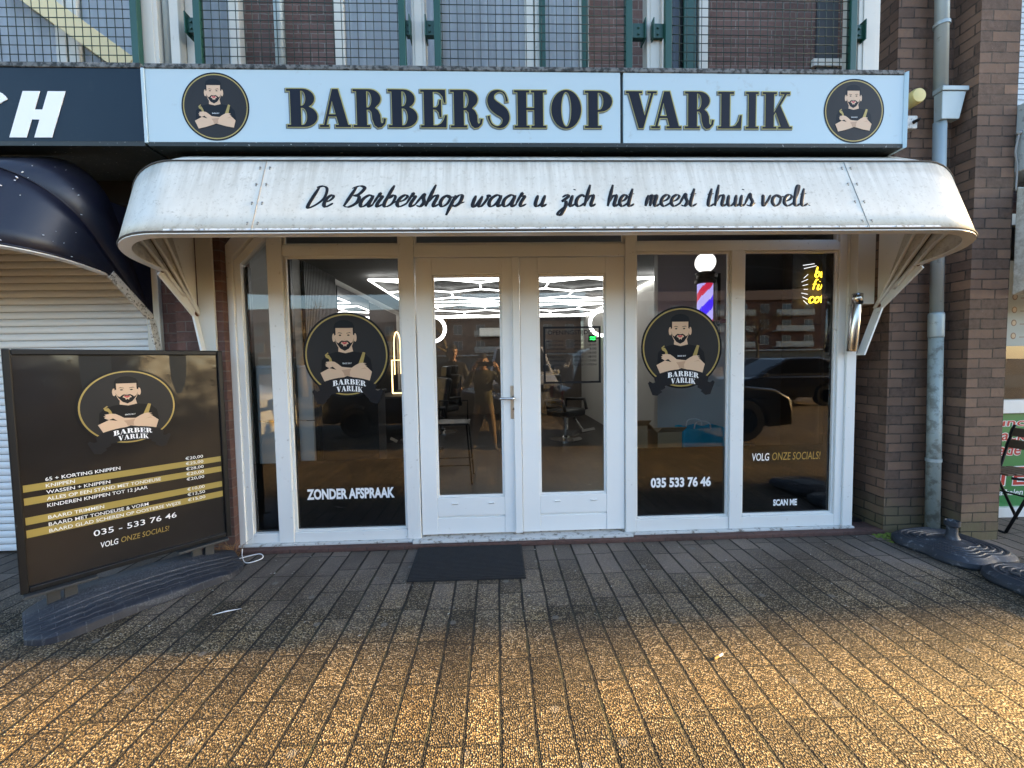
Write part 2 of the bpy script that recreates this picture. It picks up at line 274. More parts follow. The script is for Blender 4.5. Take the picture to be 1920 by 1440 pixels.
# ------------------------------------------------------------------ mesh helpers
class MB:
    def __init__(s): s.v, s.f, s.mi, s.cur = [], [], [], 0
    def add(s, vs, fs, m=None):
        k = len(s.v); s.v += [tuple(v) for v in vs]
        for f in fs: s.f.append(tuple(i + k for i in f)); s.mi.append(s.cur if m is None else m)
        return s
    def box(s, x0, x1, y0, y1, z0, z1, m=None):
        vs = [(x, y, z) for z in (z0, z1) for y in (y0, y1) for x in (x0, x1)]
        return s.add(vs, [(0, 2, 3, 1), (4, 5, 7, 6), (0, 1, 5, 4), (1, 3, 7, 5), (3, 2, 6, 7), (2, 0, 4, 6)], m)
    def obox(s, c, u, v, w, m=None):      # centre and three half-vectors
        c, u, v, w = map(Vector, (c, u, v, w)); vs = [c + a * u + b * v + d * w for d in (-1, 1) for b in (-1, 1) for a in (-1, 1)]
        return s.add(vs, [(0, 2, 3, 1), (4, 5, 7, 6), (0, 1, 5, 4), (1, 3, 7, 5), (3, 2, 6, 7), (2, 0, 4, 6)], m)
    def poly(s, loops, F, th=0.0, z=0.0, m=None):   # filled 2D loops (first outer, others holes), extruded by th towards the frame normal
        loops = [[Vector((p[0], p[1], 0)) for p in l] for l in loops]
        flat = [p for l in loops for p in l]; tris = tessellate_polygon(loops)
        k = len(flat); out = []
        for t in tris:
            a, b, c = (flat[i] for i in t); ar = (b - a).cross(c - a).z
            out.append(tuple(t) if ar > 0 else tuple(reversed(t)))
        top = [F(p.x, p.y, z + th) for p in flat]
        if th <= 0: return s.add(top, out, m)
        bot = [F(p.x, p.y, z) for p in flat]
        fs = [tuple(i for i in t) for t in out] + [tuple(i + k for i in reversed(t)) for t in out]
        o = 0
        for li, l in enumerate(loops):
            n = len(l); area = sum(l[i].x * l[(i + 1) % n].y - l[(i + 1) % n].x * l[i].y for i in range(n))
            fwd = (area > 0) == (li == 0)
            for i in range(n):
                a, b = o + i, o + (i + 1) % n
                fs.append((a + k, b + k, b, a) if fwd else (b + k, a + k, a, b))
            o += n
        return s.add(top + bot, fs, m)
    def tube(s, pts, r, n=8, m=None, flat=None, cap=True):  # flat=(normal, factor): squash along a normal
        pts = [Vector(p) for p in pts]; rs = r if isinstance(r, (list, tuple)) else [r] * len(pts)
        vs = []; prev = None
        for i, p in enumerate(pts):
            t = (pts[min(i + 1, len(pts) - 1)] - pts[max(i - 1, 0)])
            t = t.normalized() if t.length > 1e-9 else Vector((0, 0, 1))
            if flat: a = Vector(flat[0]).cross(t); a = a.normalized() if a.length > 1e-6 else t.orthogonal().normalized(); b = Vector(flat[0]).normalized() * flat[1]
            else:
                a = prev - t * prev.dot(t) if prev is not None else t.orthogonal()
                if a.length < 1e-6: a = t.orthogonal()
                a.normalize(); b = t.cross(a); prev = a
            for j in range(n):
                q = 2 * math.pi * j / n; vs.append(p + (a * math.cos(q) + b * math.sin(q)) * rs[i])
        fs = [(i * n + j, i * n + (j + 1) % n, (i + 1) * n + (j + 1) % n, (i + 1) * n + j) for i in range(len(pts) - 1) for j in range(n)]
        if cap: fs += [tuple(reversed(range(n))), tuple(range((len(pts) - 1) * n, len(pts) * n))]
        return s.add(vs, fs, m)
    def lathe(s, prof, c, n=24, axis='z', m=None):      # prof: (radius, height)
        c = Vector(c); vs = []
        for r_, h_ in prof:
            for j in range(n):
                q = 2 * math.pi * j / n; a, b = r_ * math.cos(q), r_ * math.sin(q)
                vs.append(c + (Vector((a, b, h_)) if axis == 'z' else Vector((a, h_, b)) if axis == 'y' else Vector((h_, a, b))))
        fs = []
        for i in range(len(prof) - 1):
            for j in range(n):
                f = (i * n + j, i * n + (j + 1) % n, (i + 1) * n + (j + 1) % n, (i + 1) * n + j); fs.append(f if axis != 'y' else tuple(reversed(f)))
        e = [tuple(reversed(range(n))), tuple(range((len(prof) - 1) * n, len(prof) * n))]
        fs += e if axis != 'y' else [tuple(reversed(x)) for x in e]
        return s.add(vs, fs, m)
    def grid(s, P, closed_u=False, m=None):     # P[i][j]
        nu, nv = len(P), len(P[0]); vs = [q for row in P for q in row]
        fs = [(i * nv + j, i * nv + j + 1, ((i + 1) % nu) * nv + j + 1, ((i + 1) % nu) * nv + j) for i in range(nu if closed_u else nu - 1) for j in range(nv - 1)]
        return s.add(vs, fs, m)
    def build(s, name, mats, parent=None, smooth=False, bevel=0.0, seg=2, solid=0.0, origin=None, auto=None):
        me = bpy.data.meshes.new(name); o3 = Vector(origin) if origin is not None else Vector((0, 0, 0))
        me.from_pydata([Vector(v) - o3 for v in s.v], [], s.f)
        mats = mats if isinstance(mats, (list, tuple)) else [mats]
        for mm in mats: me.materials.append(mm)
        me.polygons.foreach_set('material_index', s.mi); me.polygons.foreach_set('use_smooth', [smooth or auto is not None] * len(s.f))
        uv = me.uv_layers.new(name='UVMap')
        for p in me.polygons:
            n = p.normal; ax = max(range(3), key=lambda i: abs(n[i]))
            for li in p.loop_indices:
                v = Vector(s.v[me.loops[li].vertex_index]); uv.data[li].uv = (v.y, v.z) if ax == 0 else (v.x, v.z) if ax == 1 else (v.x, v.y)
        me.update()
        if auto is not None: me.set_sharp_from_angle(angle=R(auto))
        o = bpy.data.objects.new(name, me); COL.objects.link(o)
        if parent is not None:
            o.parent = parent
            o.matrix_parent_inverse = ORI.get(parent.name, Matrix.Identity(4))
        else: o.location = o3
        if bevel:
            b = o.modifiers.new('edge', 'BEVEL'); b.width = bevel; b.segments = seg; b.limit_method = 'ANGLE'; b.angle_limit = R(40)
        if solid:
            q = o.modifiers.new('thick', 'SOLIDIFY'); q.thickness = solid; q.offset = 0
        return o
ORI = {}
def thing(name, label, cat, loc=(0, 0, 0), group=None):
    o = bpy.data.objects.new(name, None); COL.objects.link(o); o.location = loc; o.empty_display_size = 0.1
    o['label'] = label; o['category'] = cat
    if group: o['group'] = group
    ORI[o.name] = Matrix.Translation(-Vector(loc)); return o
def tag(o, label, cat, group=None):
    o['label'] = label; o['category'] = cat
    if group: o['group'] = group
    return o
def struct(o): o['kind'] = 'structure'; return o
def copy_tree(root, loc, label, rotz=0.0):
    d = root.copy(); COL.objects.link(d); d.location = loc; d.rotation_euler = (0, 0, rotz); d['label'] = label
    for ch in root.children:
        c = ch.copy(); COL.objects.link(c); c.parent = d
        for g in ch.children:
            e = g.copy(); COL.objects.link(e); e.parent = c
    return d
def frame(o, u=(1, 0, 0), v=(0, 0, 1), sc=1.0):
    o, u, v = Vector(o), Vector(u), Vector(v); n = u.cross(v).normalized()
    return lambda x, y, z=0.0: o + u * (x * sc) + v * (y * sc) + n * z
def arc(cx, cy, rx, ry, a0, a1, n=10): return [(cx + rx * math.cos(R(a0 + (a1 - a0) * i / n)), cy + ry * math.sin(R(a0 + (a1 - a0) * i / n))) for i in range(n + 1)]
def ell(cx, cy, rx, ry, n=32): return arc(cx, cy, rx, ry, 0, 360 * (n - 1) / n, n - 1)
def grow(loop, d, hole=False):
    n = len(loop); ar = sum(loop[i][0] * loop[(i + 1) % n][1] - loop[(i + 1) % n][0] * loop[i][1] for i in range(n)); sg = 1 if ar > 0 else -1
    if hole: sg = -sg
    out = []
    for i in range(n):
        a, b, c = Vector(loop[i - 1]), Vector(loop[i]), Vector(loop[(i + 1) % n])
        e1, e2 = (b - a), (c - b)
        if e1.length < 1e-6 or e2.length < 1e-6: out.append(tuple(b)); continue
        e1.normalize(); e2.normalize(); n1, n2 = Vector((e1.y, -e1.x)), Vector((e2.y, -e2.x)); k = n1 + n2
        q = k.length; k = k.normalized() if q > 1e-4 else n1; l = min(1 / max(0.45, k.dot(n1)), 2)
        out.append(tuple(b + k * d * sg * l))
    return out

# text in Blender's own font, laid as thin solid sheets
_fc = {}
def font_mesh(txt, off=0.0):
    k = (txt, off)
    if k not in _fc:
        c = bpy.data.curves.new('t', 'FONT'); c.body = txt; c.size = 1; c.resolution_u = 3; c.offset = off
        o = bpy.data.objects.new('t', c); COL.objects.link(o); dg = bpy.context.evaluated_depsgraph_get()
        me = bpy.data.meshes.new_from_object(o.evaluated_get(dg))
        vs = [tuple(v.co) for v in me.vertices]; fs = [tuple(p.vertices) for p in me.polygons]
        bpy.data.objects.remove(o); bpy.data.curves.remove(c); bpy.data.meshes.remove(me); _fc[k] = (vs, fs)
    return _fc[k]
def text(mb, F, txt, x0, x1, y0, h, z=0.0, off=0.0, shear=0.0, m=None, right=False, bend=None):
    vs, fs = font_mesh(txt, off); xs = [v[0] for v in vs]; a, b = min(xs), max(xs); sc = h / 0.73
    sx = (x1 - x0) / (b - a) if x1 is not None else sc
    pts = []
    for v in vs:
        x, y = x0 + (v[0] - a) * sx + shear * v[1] * sc, y0 + v[1] * sc
        if bend: y += bend(x)
        pts.append(F(x, y, z))
    nrm = F(0, 0, 1) - F(0, 0, 0); fl = []
    for f in fs:
        q = (pts[f[1]] - pts[f[0]]).cross(pts[f[2]] - pts[f[0]]); fl.append(f if q.dot(nrm) > 0 else tuple(reversed(f)))
    mb.add(pts, fl, m)

def catmull(pts, n=6):
    if len(pts) < 3: return [tuple(Vector(pts[0]).lerp(Vector(pts[-1]), i / n)) for i in range(n + 1)]
    P = [Vector(p) for p in pts]; P = [P[0] * 2 - P[1]] + P + [P[-1] * 2 - P[-2]]; out = []
    for i in range(1, len(P) - 2):
        a, b, c, d = P[i - 1:i + 3]
        for j in range(n):
            t = j / n; out.append(0.5 * ((2 * b) + (c - a) * t + (2 * a - 5 * b + 4 * c - d) * t * t + (3 * b - a - 3 * c + d) * t ** 3))
    out.append(P[-2]); return [tuple(p) for p in out]

# fat-face serif capitals: outer loop, holes (cap height 1)
GL = {
 'B': [[(0, 0)] + arc(.46, .275, .37, .275, -90, 62) + arc(.44, .755, .32, .245, -62, 90) + [(0, 1), (0, .95), (.1, .95), (.1, .05), (0, .05)],
       [(.38, .045)] + arc(.42, .275, .13, .23, -90, 90) + [(.38, .505)], [(.38, .55)] + arc(.41, .755, .11, .2, -90, 90) + [(.38, .955)]],
 'P': [[(0, 0), (.48, 0), (.48, .05), (.38, .05), (.38, .44)] + arc(.45, .72, .36, .28, -90, 90) + [(0, 1), (0, .95), (.1, .95), (.1, .05), (0, .05)],
       [(.38, .485)] + arc(.42, .72, .13, .235, -90, 90) + [(.38, .955)]],
 'R': [[(0, 0), (.47, 0), (.47, .05), (.38, .05), (.38, .465), (.46, .46), (.52, .4), (.54, .2), (.6, .05), (.69, -.015), (.8, 0), (.9, .09), (.93, .22), (.87, .23), (.85, .12), (.81, .09), (.78, .14), (.77, .32), (.71, .44), (.62, .51)] + arc(.46, .755, .33, .245, -50, 90) + [(0, 1), (0, .95), (.1, .95), (.1, .05), (0, .05)],
       [(.38, .515)] + arc(.41, .735, .12, .22, -90, 90) + [(.38, .955)]],
 'E': [[(0, 0), (.78, 0), (.80, .32), (.75, .32), (.70, .2), (.62, .1), (.5, .05), (.38, .05), (.38, .48), (.48, .47), (.55, .40), (.58, .28), (.63, .28), (.63, .73), (.58, .73), (.55, .6), (.48, .53), (.38, .53), (.38, .95), (.5, .95), (.6, .91), (.68, .82), (.72, .66), (.77, .66), (.76, 1), (0, 1), (0, .95), (.1, .95), (.1, .05), (0, .05)]],
 'H': [[(0, 0), (.46, 0), (.46, .05), (.37, .05), (.37, .48), (.61, .48), (.61, .05), (.52, .05), (.52, 0), (.98, 0), (.98, .05), (.88, .05), (.88, .95), (.98, .95), (.98, 1), (.52, 1), (.52, .95), (.61, .95), (.61, .53), (.37, .53), (.37, .95), (.46, .95), (.46, 1), (0, 1), (0, .95), (.1, .95), (.1, .05), (0, .05)]],
 'I': [[(0, 0), (.46, 0), (.46, .05), (.36, .05), (.36, .95), (.46, .95), (.46, 1), (0, 1), (0, .95), (.1, .95), (.1, .05), (0, .05)]],
 'L': [[(0, 0), (.74, 0), (.76, .36), (.71, .36), (.66, .2), (.56, .08), (.45, .05), (.37, .05), (.37, .95), (.5, .95), (.5, 1), (0, 1), (0, .95), (.1, .95), (.1, .05), (0, .05)]],
 'O': [ell(.45, .5, .45, .52, 40), ell(.45, .5, .155, .47, 32)],
 'A': [[(0, 0), (.28, 0), (.28, .05), (.2, .05), (.27, .28), (.53, .28), (.6, .05), (.5, .05), (.5, 0), (.98, 0), (.98, .05), (.9, .05), (.6, 1), (.42, 1), (.13, .05), (0, .05)], [(.287, .33), (.512, .33), (.4, .7)]],
 'V': [[(0, .95), (.08, .95), (.38, 0), (.52, 0), (.82, .95), (.92, .95), (.92, 1), (.64, 1), (.64, .95), (.75, .95), (.56, .33), (.38, .95), (.48, .95), (.48, 1), (0, 1)]],
 'K': [[(0, 0), (.46, 0), (.46, .05), (.37, .05), (.37, .36), (.44, .46), (.62, .05), (.53, .05), (.53, 0), (.98, 0), (.98, .05), (.9, .05), (.58, .63), (.8, .95), (.9, .95), (.9, 1), (.6, 1), (.6, .95), (.73, .95), (.37, .43), (.37, .95), (.46, .95), (.46, 1), (0, 1), (0, .95), (.1, .95), (.1, .05), (0, .05)]],
}
def _s():
    c = [(.645, .70), (.63, .80), (.56, .93), (.40, .985), (.2, .92), (.13, .76), (.2, .61), (.36, .5), (.54, .39), (.61, .23), (.52, .07), (.34, .015), (.16, .08), (.07, .22), (.05, .31)]
    w = [.07, .05, .035, .04, .13, .23, .29, .31, .29, .23, .13, .04, .035, .05, .07]; L_, R_ = [], []
    q = catmull([(a[0], a[1], b) for a, b in zip(c, w)], 5); c = [(a[0], a[1]) for a in q]; w = [max(.03, a[2]) for a in q]
    for i, p in enumerate(c):
        t = Vector(c[min(i + 1, len(c) - 1)]) - Vector(c[max(i - 1, 0)]); t.normalize(); n = Vector((t.y, -t.x)); L_.append(tuple(Vector(p) + n * w[i] * .5)); R_.append(tuple(Vector(p) - n * w[i] * .5))
    return [L_ + R_[::-1]]
GL['S'] = _s()
GW = {k: max(p[0] for p in v[0]) for k, v in GL.items()}
def glyph(mb, F, ch, x0, x1, y0, h, g=0.0, th=0.0, z=0.0, m=None, place=None):
    sx = (x1 - x0) / GW[ch]; loops = [[(x0 + p[0] * sx, y0 + p[1] * h) for p in l] for l in GL[ch]]
    if g: loops = [grow(l, g, i > 0) for i, l in enumerate(loops)]
    if place: loops = [[place(*p) for p in l] for l in loops]
    mb.poly(loops, F, th, z, m)
def fat_word(mb, F, word, x0, x1, y0, h, th=0.0, z=0.0, m=None, place=None):
    tot = sum(GW[c] + .04 for c in word) - .04; k = (x1 - x0) / tot; x = x0
    for c in word: glyph(mb, F, c, x, x + GW[c] * k, y0, h, 0, th, z, m, place); x += (GW[c] + .04) * k

# brush script letters as pen strokes (x-height 1)
SCR = {
 'a': (1.02, [[(.75, .82), (.45, 1.0), (.12, .7), (.08, .25), (.3, 0), (.58, .25), (.76, .97)], [(.76, .97), (.72, .3), (.84, 0), (1.08, .22)]]),
 'b': (.98, [[(.0, .2), (.14, 1.0), (.22, 1.85)], [(.22, 1.85), (.14, .9), (.12, .2), (.35, 0), (.68, .25), (.72, .8), (.5, .98), (.25, .7)], [(.66, .25), (.98, .5)]]),
 'c': (.8, [[(.7, .78), (.5, 1), (.15, .75), (.1, .25), (.35, 0), (.62, .1), (.86, .32)]]),
 'e': (.8, [[(.1, .38), (.48, .55), (.64, .85), (.42, 1.0), (.15, .75), (.1, .25), (.35, 0), (.62, .12), (.86, .32)]]),
 'h': (1.0, [[(.17, 1.9), (.08, 0)], [(.1, .3), (.35, .85), (.6, .98), (.68, .75), (.62, .2), (.76, 0), (1.02, .22)]]),
 'i': (.48, [[(.12, .97), (.08, .2), (.22, 0), (.5, .22)], [(.17, 1.42), (.185, 1.5)]]),
 'l': (.52, [[(-.02, .2), (.3, 1.2), (.36, 1.82), (.18, 1.6), (.08, .3), (.25, 0), (.54, .22)]]),
 'm': (1.12, [[(.1, .97), (.03, 0)], [(.06, .4), (.3, .95), (.42, .8), (.37, 0)], [(.39, .45), (.65, .95), (.77, .8), (.71, .2), (.86, 0), (1.13, .22)]]),
 'o': (.92, [[(.45, 1), (.15, .75), (.1, .3), (.35, 0), (.65, .25), (.7, .75), (.45, 1)], [(.45, 1), (.62, .78), (.98, .85)]]),
 'p': (1.0, [[(.12, .97), (.0, -.75)], [(.1, .4), (.35, .95), (.65, .9), (.65, .3), (.35, .02), (.1, .18)], [(.62, .22), (1.0, .4)]]),
 'r': (.74, [[(.0, .2), (.16, 1.16), (.2, .9), (.44, .86), (.33, .3), (.44, 0), (.76, .22)]]),
 's': (.72, [[(-.05, .15), (.28, 1.08), (.36, .75), (.55, .35), (.4, .02), (.06, .1)], [(.4, .02), (.78, .28)]]),
 't': (.58, [[(.22, 1.55), (.1, .25), (.28, 0), (.6, .22)], [(-.14, 1.03), (.52, 1.1)]]),
 'u': (1.02, [[(.1, .97), (.08, .25), (.28, 0), (.6, .3), (.7, .97)], [(.7, .97), (.66, .2), (.8, 0), (1.04, .22)]]),
 'v': (.8, [[(.02, .95), (.14, .85), (.22, 0), (.5, .4), (.72, .98)]]),
 'w': (1.15, [[(.05, .95), (.08, .15), (.3, .02), (.54, .9)], [(.54, .9), (.52, .12), (.76, .04), (.97, .7), (.92, .97), (1.18, .85)]]),
 'z': (.8, [[(.05, .78), (.38, 1.0), (.56, .85), (.18, .45), (.45, .42), (.52, 0), (.32, -.68), (.03, -.72), (.12, -.4), (.78, .22)]]),
 'D': (1.3, [[(.28, 1.75), (.1, .04), (.6, .08), (1.15, .7), (1.05, 1.5), (.6, 1.78), (.05, 1.68)]]),
 'B': (1.15, [[(.3, 1.75), (.06, .03)], [(.0, 1.58), (.5, 1.8), (.95, 1.6), (.75, 1.08), (.36, .95)], [(.36, .95), (.85, .85), (.9, .35), (.5, 0), (.06, .03)]]),
 '.': (.3, [[(.1, .03), (.12, .08)]]),
}
def script_word(mb, F, N, word, x0, x1, y0, xh, slant=.34, pen=.085, m=None):
    st, x = [], 0.0
    for c in word:
        w, ss = SCR[c]
        for s_ in ss: st.append([(x + p[0] + slant * p[1], p[1]) for p in s_])
        x += w
    a = min(p[0] for s_ in st for p in s_); b = max(p[0] for s_ in st for p in s_); k = (x1 - x0) / (b - a)
    for s_ in st:
        c = catmull(s_, 6) if len(s_) > 2 else catmull([s_[0], tuple((Vector(s_[0]) + Vector(s_[1])) / 2), s_[1]], 3)
        q = [(x0 + (p[0] - a) * k, y0 + p[1] * xh) for p in c]; rr = []
        for i in range(len(q)):
            d = Vector(q[min(i + 1, len(q) - 1)]) - Vector(q[max(i - 1, 0)]); d = d.normalized() if d.length else Vector((0, 1))
            heavy = abs(d.y) * .5 + .55 + (.25 if d.y < 0 else 0); end = min(1.0, .62 + .2 * min(i, len(q) - 1 - i))
            rr.append(xh * pen * heavy * end)
        mb.tube([F(p[0], p[1], .0015) for p in q], rr, 6, m, flat=(N, .35))

# ------------------------------------------------------------------ ground
g = MB(); g.add([(-160, -150, 0), (160, -150, 0), (160, 60, 0), (-160, 60, 0)], [(0, 1, 2, 3)]); struct(g.build('pavement', pavers))
g = MB(); g.add([(-160, -24, .006), (160, -24, .006), (160, -13.5, .006), (-160, -13.5, .006)], [(0, 1, 2, 3)]); struct(g.build('road', asphalt))

# ------------------------------------------------------------------ the shop building
B = thing('brick_building', 'dark brick building holding the white barbershop front and its balcony', 'building', (0.5, 0.3, 0))
m = MB(); m.box(3.20, 3.663, -.08, .5, 0, 6.5); m.build('pier', brick_pier, B)
m = MB(); m.box(3.664, 3.975, -.26, .5, 0, 6.5); m.build('pier', brick_pier, B)
m = MB(); m.box(-2.44, -2.085, -.08, .3, 0, 2.7); m.build('wall', brick_low, B)
m = MB(); m.box(-7.2, 3.199, -.06, .3, 2.72, 2.9); m.build('lintel', soffit_dark, B)
m = MB(); m.box(-7.2, 2.735, -.32, .349, 2.9, 3.3); m.box(2.735, 3.199, -.05, .349, 2.9, 3.3); m.build('balcony_floor', concrete, B)
m = MB(); m.box(-7.2, 3.199, .35, .65, 3.3, 6.35); m.build('wall', brick_up, B)
m = MB(); m.box(-20, 48, .0, 9, 6.5, 9.0); m.box(-20, 48, -.1, 9, 9.0, 9.12, 1); m.build('upper_storey', [brick_up, concrete], B)
m = MB(); m.box(-7.2, 3.975, .001, 1.0, 6.35, 6.499); m.build('balcony_ceiling', white_paint, B)
m = MB(); m.box(-20, -7.2, -.08, 9, 0, 6.5); m.box(6.2, 48, .0, 9, 0, 6.5); m.box(-7.2, -2.9, .25, .3, 0, 2.72); m.build('wall', brick_low, B)
m = MB(); m.box(3.976, 6.2, .42, .8, 2.7, 6.5); m.build('wall', brick_up, B)
# brick kerb under the shopfront
m = MB(); m.box(-2.44, 3.2, -.10, .1, 0, .032); m.build('brick_plinth', brick_sill, B, bevel=.006)
# rooms behind the glass
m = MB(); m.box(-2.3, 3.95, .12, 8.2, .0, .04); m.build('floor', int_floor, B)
m = MB(); m.box(-2.3, 3.95, .21, 8.2, 2.72, 2.8)
m.build('ceiling', int_ceil, B)
m = MB(); m.box(-2.36, -2.3, .16, 8.2, .04, 2.72); m.build('interior_wall', int_wall, B)
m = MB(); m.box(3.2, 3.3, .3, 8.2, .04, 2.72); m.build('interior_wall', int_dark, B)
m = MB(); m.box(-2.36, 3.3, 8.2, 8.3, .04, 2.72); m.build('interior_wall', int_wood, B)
m = MB(); m.box(1.79, 2.66, 1.2, 1.3, .04, 2.72); m.box(2.37, 2.45, 1.3, 8.2, .04, 2.72); m.build('partition_wall', int_wall, B)
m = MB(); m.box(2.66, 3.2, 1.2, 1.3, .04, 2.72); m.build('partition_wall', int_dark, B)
m = MB()
for k in range(22): m.box(-2.3, -2.265, 1.72 + k * .045, 1.747 + k * .045, .04, 2.72)
m.box(-2.3, -2.28, 1.7, 2.72, .04, 2.72); m.build('slat_panel', int_dark, B)
m = MB()
for k in range(40): m.box(-2.3, -2.27, 4.3 + k * .05, 4.33 + k * .05, .04, 2.6)
m.build('slat_panel', int_dark, B)
# upstairs windows
YB = .35
def upwin(x0, x1, name='window', fm=cream_paint, cm=curtain, z1=6.1):
    m = MB(); m.box(x0, x0 + .08, YB - .08, YB, 3.3, z1); m.box(x1 - .08, x1, YB - .08, YB, 3.3, z1); m.box(x0 + .08, x1 - .08, YB - .07, YB, z1 - .09, z1); m.box(x0 + .08, x1 - .08, YB - .07, YB, 3.3, 3.42); w = m.build(name, fm, B, bevel=.006)
    n = int((x1 - x0) / .02); P = [[(x0 + .08 + (x1 - x0 - .16) * i / n, YB - .026 + .021 * math.sin(i * .8 + 1.6 * math.sin(i * .19)), z) for i in range(n + 1)] for z in (3.42, z1 - .09)]
    m = MB(); m.grid(P[::-1]); m.build('curtain', cm, w, smooth=True)
    m = MB(); m.add([(x0 + .08, YB - .052, 3.42), (x1 - .08, YB - .052, 3.42), (x1 - .08, YB - .052, z1 - .09), (x0 + .08, YB - .052, z1 - .09)], [(0, 1, 2, 3)]); m.build('pane', glass_up, w)
upwin(-4.75, -3.44); upwin(-3.42, -2.06); upwin(-1.29, .37); upwin(.375, .83)
dk = M('dark_glass_room', (0.05, 0.055, 0.06), 0.6)
for x in (.41, .77): m = MB(); m.box(x, x + .05, YB - .105, YB - .081, 3.3, 6.1); m.build('window_bar', green_paint, B)
upwin(1.41, 1.86, 'balcony_door', cream_paint, dk)
m = MB(); m.box(1.64, 1.74, YB - .105, YB - .081, 3.3, 6.1); m.build('door_stile', green_paint, B)
m = MB(); m.box(2.86, 3.05, YB - .02, YB - .001, 3.3, 5.2); m.build('dark_window', dk, B)
m = MB(); m.box(2.82, 3.09, YB - .04, YB - .001, 4.03, 4.09); m.build('window_rail', cream_paint, B)
m = MB(); m.tube([(-1.74, YB - .07, 3.3), (-1.74, YB - .07, 6.3)], .04, 12); m.build('drain_pipe', zinc, B, smooth=True)

# ------------------------------------------------------------------ shopfront joinery
SF = thing('shopfront', 'white timber shopfront with double glazed doors and four stickered windows', 'shopfront', (0.45, 0, 0))
m = MB()
def fr(x0, x1, z0, z1, y0=-.005, y1=.07, xb0=None, xb1=None):
    if xb0 is None: m.box(x0, x1, y0, y1, z0, z1)
    else: m.add([(x, y, z) for (x, y, z) in ((xb0, y0, z0), (xb1, y0, z0), (xb0, y1, z0), (xb1, y1, z0), (x0, y0, z1), (x1, y0, z1), (x0, y1, z1), (x1, y1, z1))], [(0, 2, 3, 1), (4, 5, 7, 6), (0, 1, 5, 4), (1, 3, 7, 5), (3, 2, 6, 7), (2, 0, 4, 6)])
fr(-2.085, -2.035, .05, 2.33, -.022); fr(-2.034, -1.985, .05, 2.30)                       # left jamb, stepped
F0 = frame((0, -.022, 0)); F1 = frame((0, -.005, 0))
m.poly([[(-2.085, 2.331), (-2.035, 2.331), (-1.78, 2.585), (-1.78, 2.7), (-1.84, 2.7), (-2.085, 2.42)]], frame((0, .07, 0)), .092)
m.poly([[(-2.034, 2.301), (-1.985, 2.28), (-1.78, 2.485), (-1.78, 2.58)]], frame((0, .07, 0)), .075)
fr(-1.985, -1.78, .05, .128); fr(-1.779, -1.66, .05, 2.71, -.012); fr(-1.659, -.752, .05, .128); fr(-1.659, -.752, 2.34, 2.42)
fr(-.751, -.640, .05, 2.71, -.012); fr(1.05, 1.137, .05, 2.71, -.012); fr(-.639, 1.049, 2.322, 2.42)
fr(1.138, 1.925, .05, .148); fr(1.926, 2.035, .05, 2.355, -.012); fr(2.036, 2.835, .05, .148)
fr(1.138, 2.835, 2.356, 2.425); fr(2.836, 2.90, .05, 2.71); fr(2.901, 2.985, .05, 2.71, -.02)
fr(-1.659, -.752, 2.63, 2.71); fr(-.639, 1.049, 2.63, 2.71); fr(1.138, 2.835, 2.63, 2.71)
m.build('frame', white_paint, SF, bevel=.004)
m = MB()   # glazing beads
def bead(x0, x1, z0, z1, w=.018, y0=.012, y1=.035):
    m.box(x0, x0 + w, y0, y1, z0, z1); m.box(x1 - w, x1, y0, y1, z0, z1); m.box(x0 + w, x1 - w, y0, y1, z0, z0 + w); m.box(x0 + w, x1 - w, y0, y1, z1 - w, z1)
bead(-1.659, -.752, .129, 2.339); bead(1.138, 1.925, .149, 2.355); bead(2.036, 2.835, .149, 2.355); bead(-1.659, -.752, 2.421, 2.629); bead(-.639, 1.049, 2.421, 2.629); bead(1.138, 2.835, 2.426, 2.629)
m.build('glazing_bead', white_paint, SF, bevel=.003)
m = MB(); m.box(-.70, 1.095, -.075, .1, .033, .052); m.build('threshold', sill_paint, SF, bevel=.004)
m = MB(); m.box(-2.095, -.705, -.04, .06, .033, .0495); m.build('window_sill', sill_paint, SF, bevel=.003); m = MB(); m.box(1.1, 2.99, -.04, .06, .033, .0495); m.build('window_sill', sill_paint, SF, bevel=.003)
GY = .037
def pane(x0, x1, z0, z1, name='window_pane', y=GY):
    m = MB(); m.add([(x0, y, z0), (x1, y, z0), (x1, y, z1), (x0, y, z1)], [(0, 1, 2, 3)]); return m.build(name, glass, SF)
m = MB(); m.poly([[(-1.985, .128), (-1.78, .128), (-1.78, 2.485), (-1.985, 2.28)]], frame((0, GY, 0))); m.build('window_pane', glass, SF)
pane(-1.659, -.752, .128, 2.34); pane(1.138, 1.925, .148, 2.356); pane(2.036, 2.835, .148, 2.356)
pane(-1.659, -.752, 2.42, 2.63); pane(-.639, 1.049, 2.42, 2.63); pane(1.138, 2.835, 2.425, 2.63)
# black spacer strip just inside the glass at the left edges
for a in ((-1.984, -1.965, .06, .1, .13, 2.27), (-1.652, -1.635, .06, .1, .13, 2.34), (2.772, 2.834, .06, .1, .15, 2.35)): m = MB(); m.box(*a); m.build('inner_seal', vinyl_black, SF)
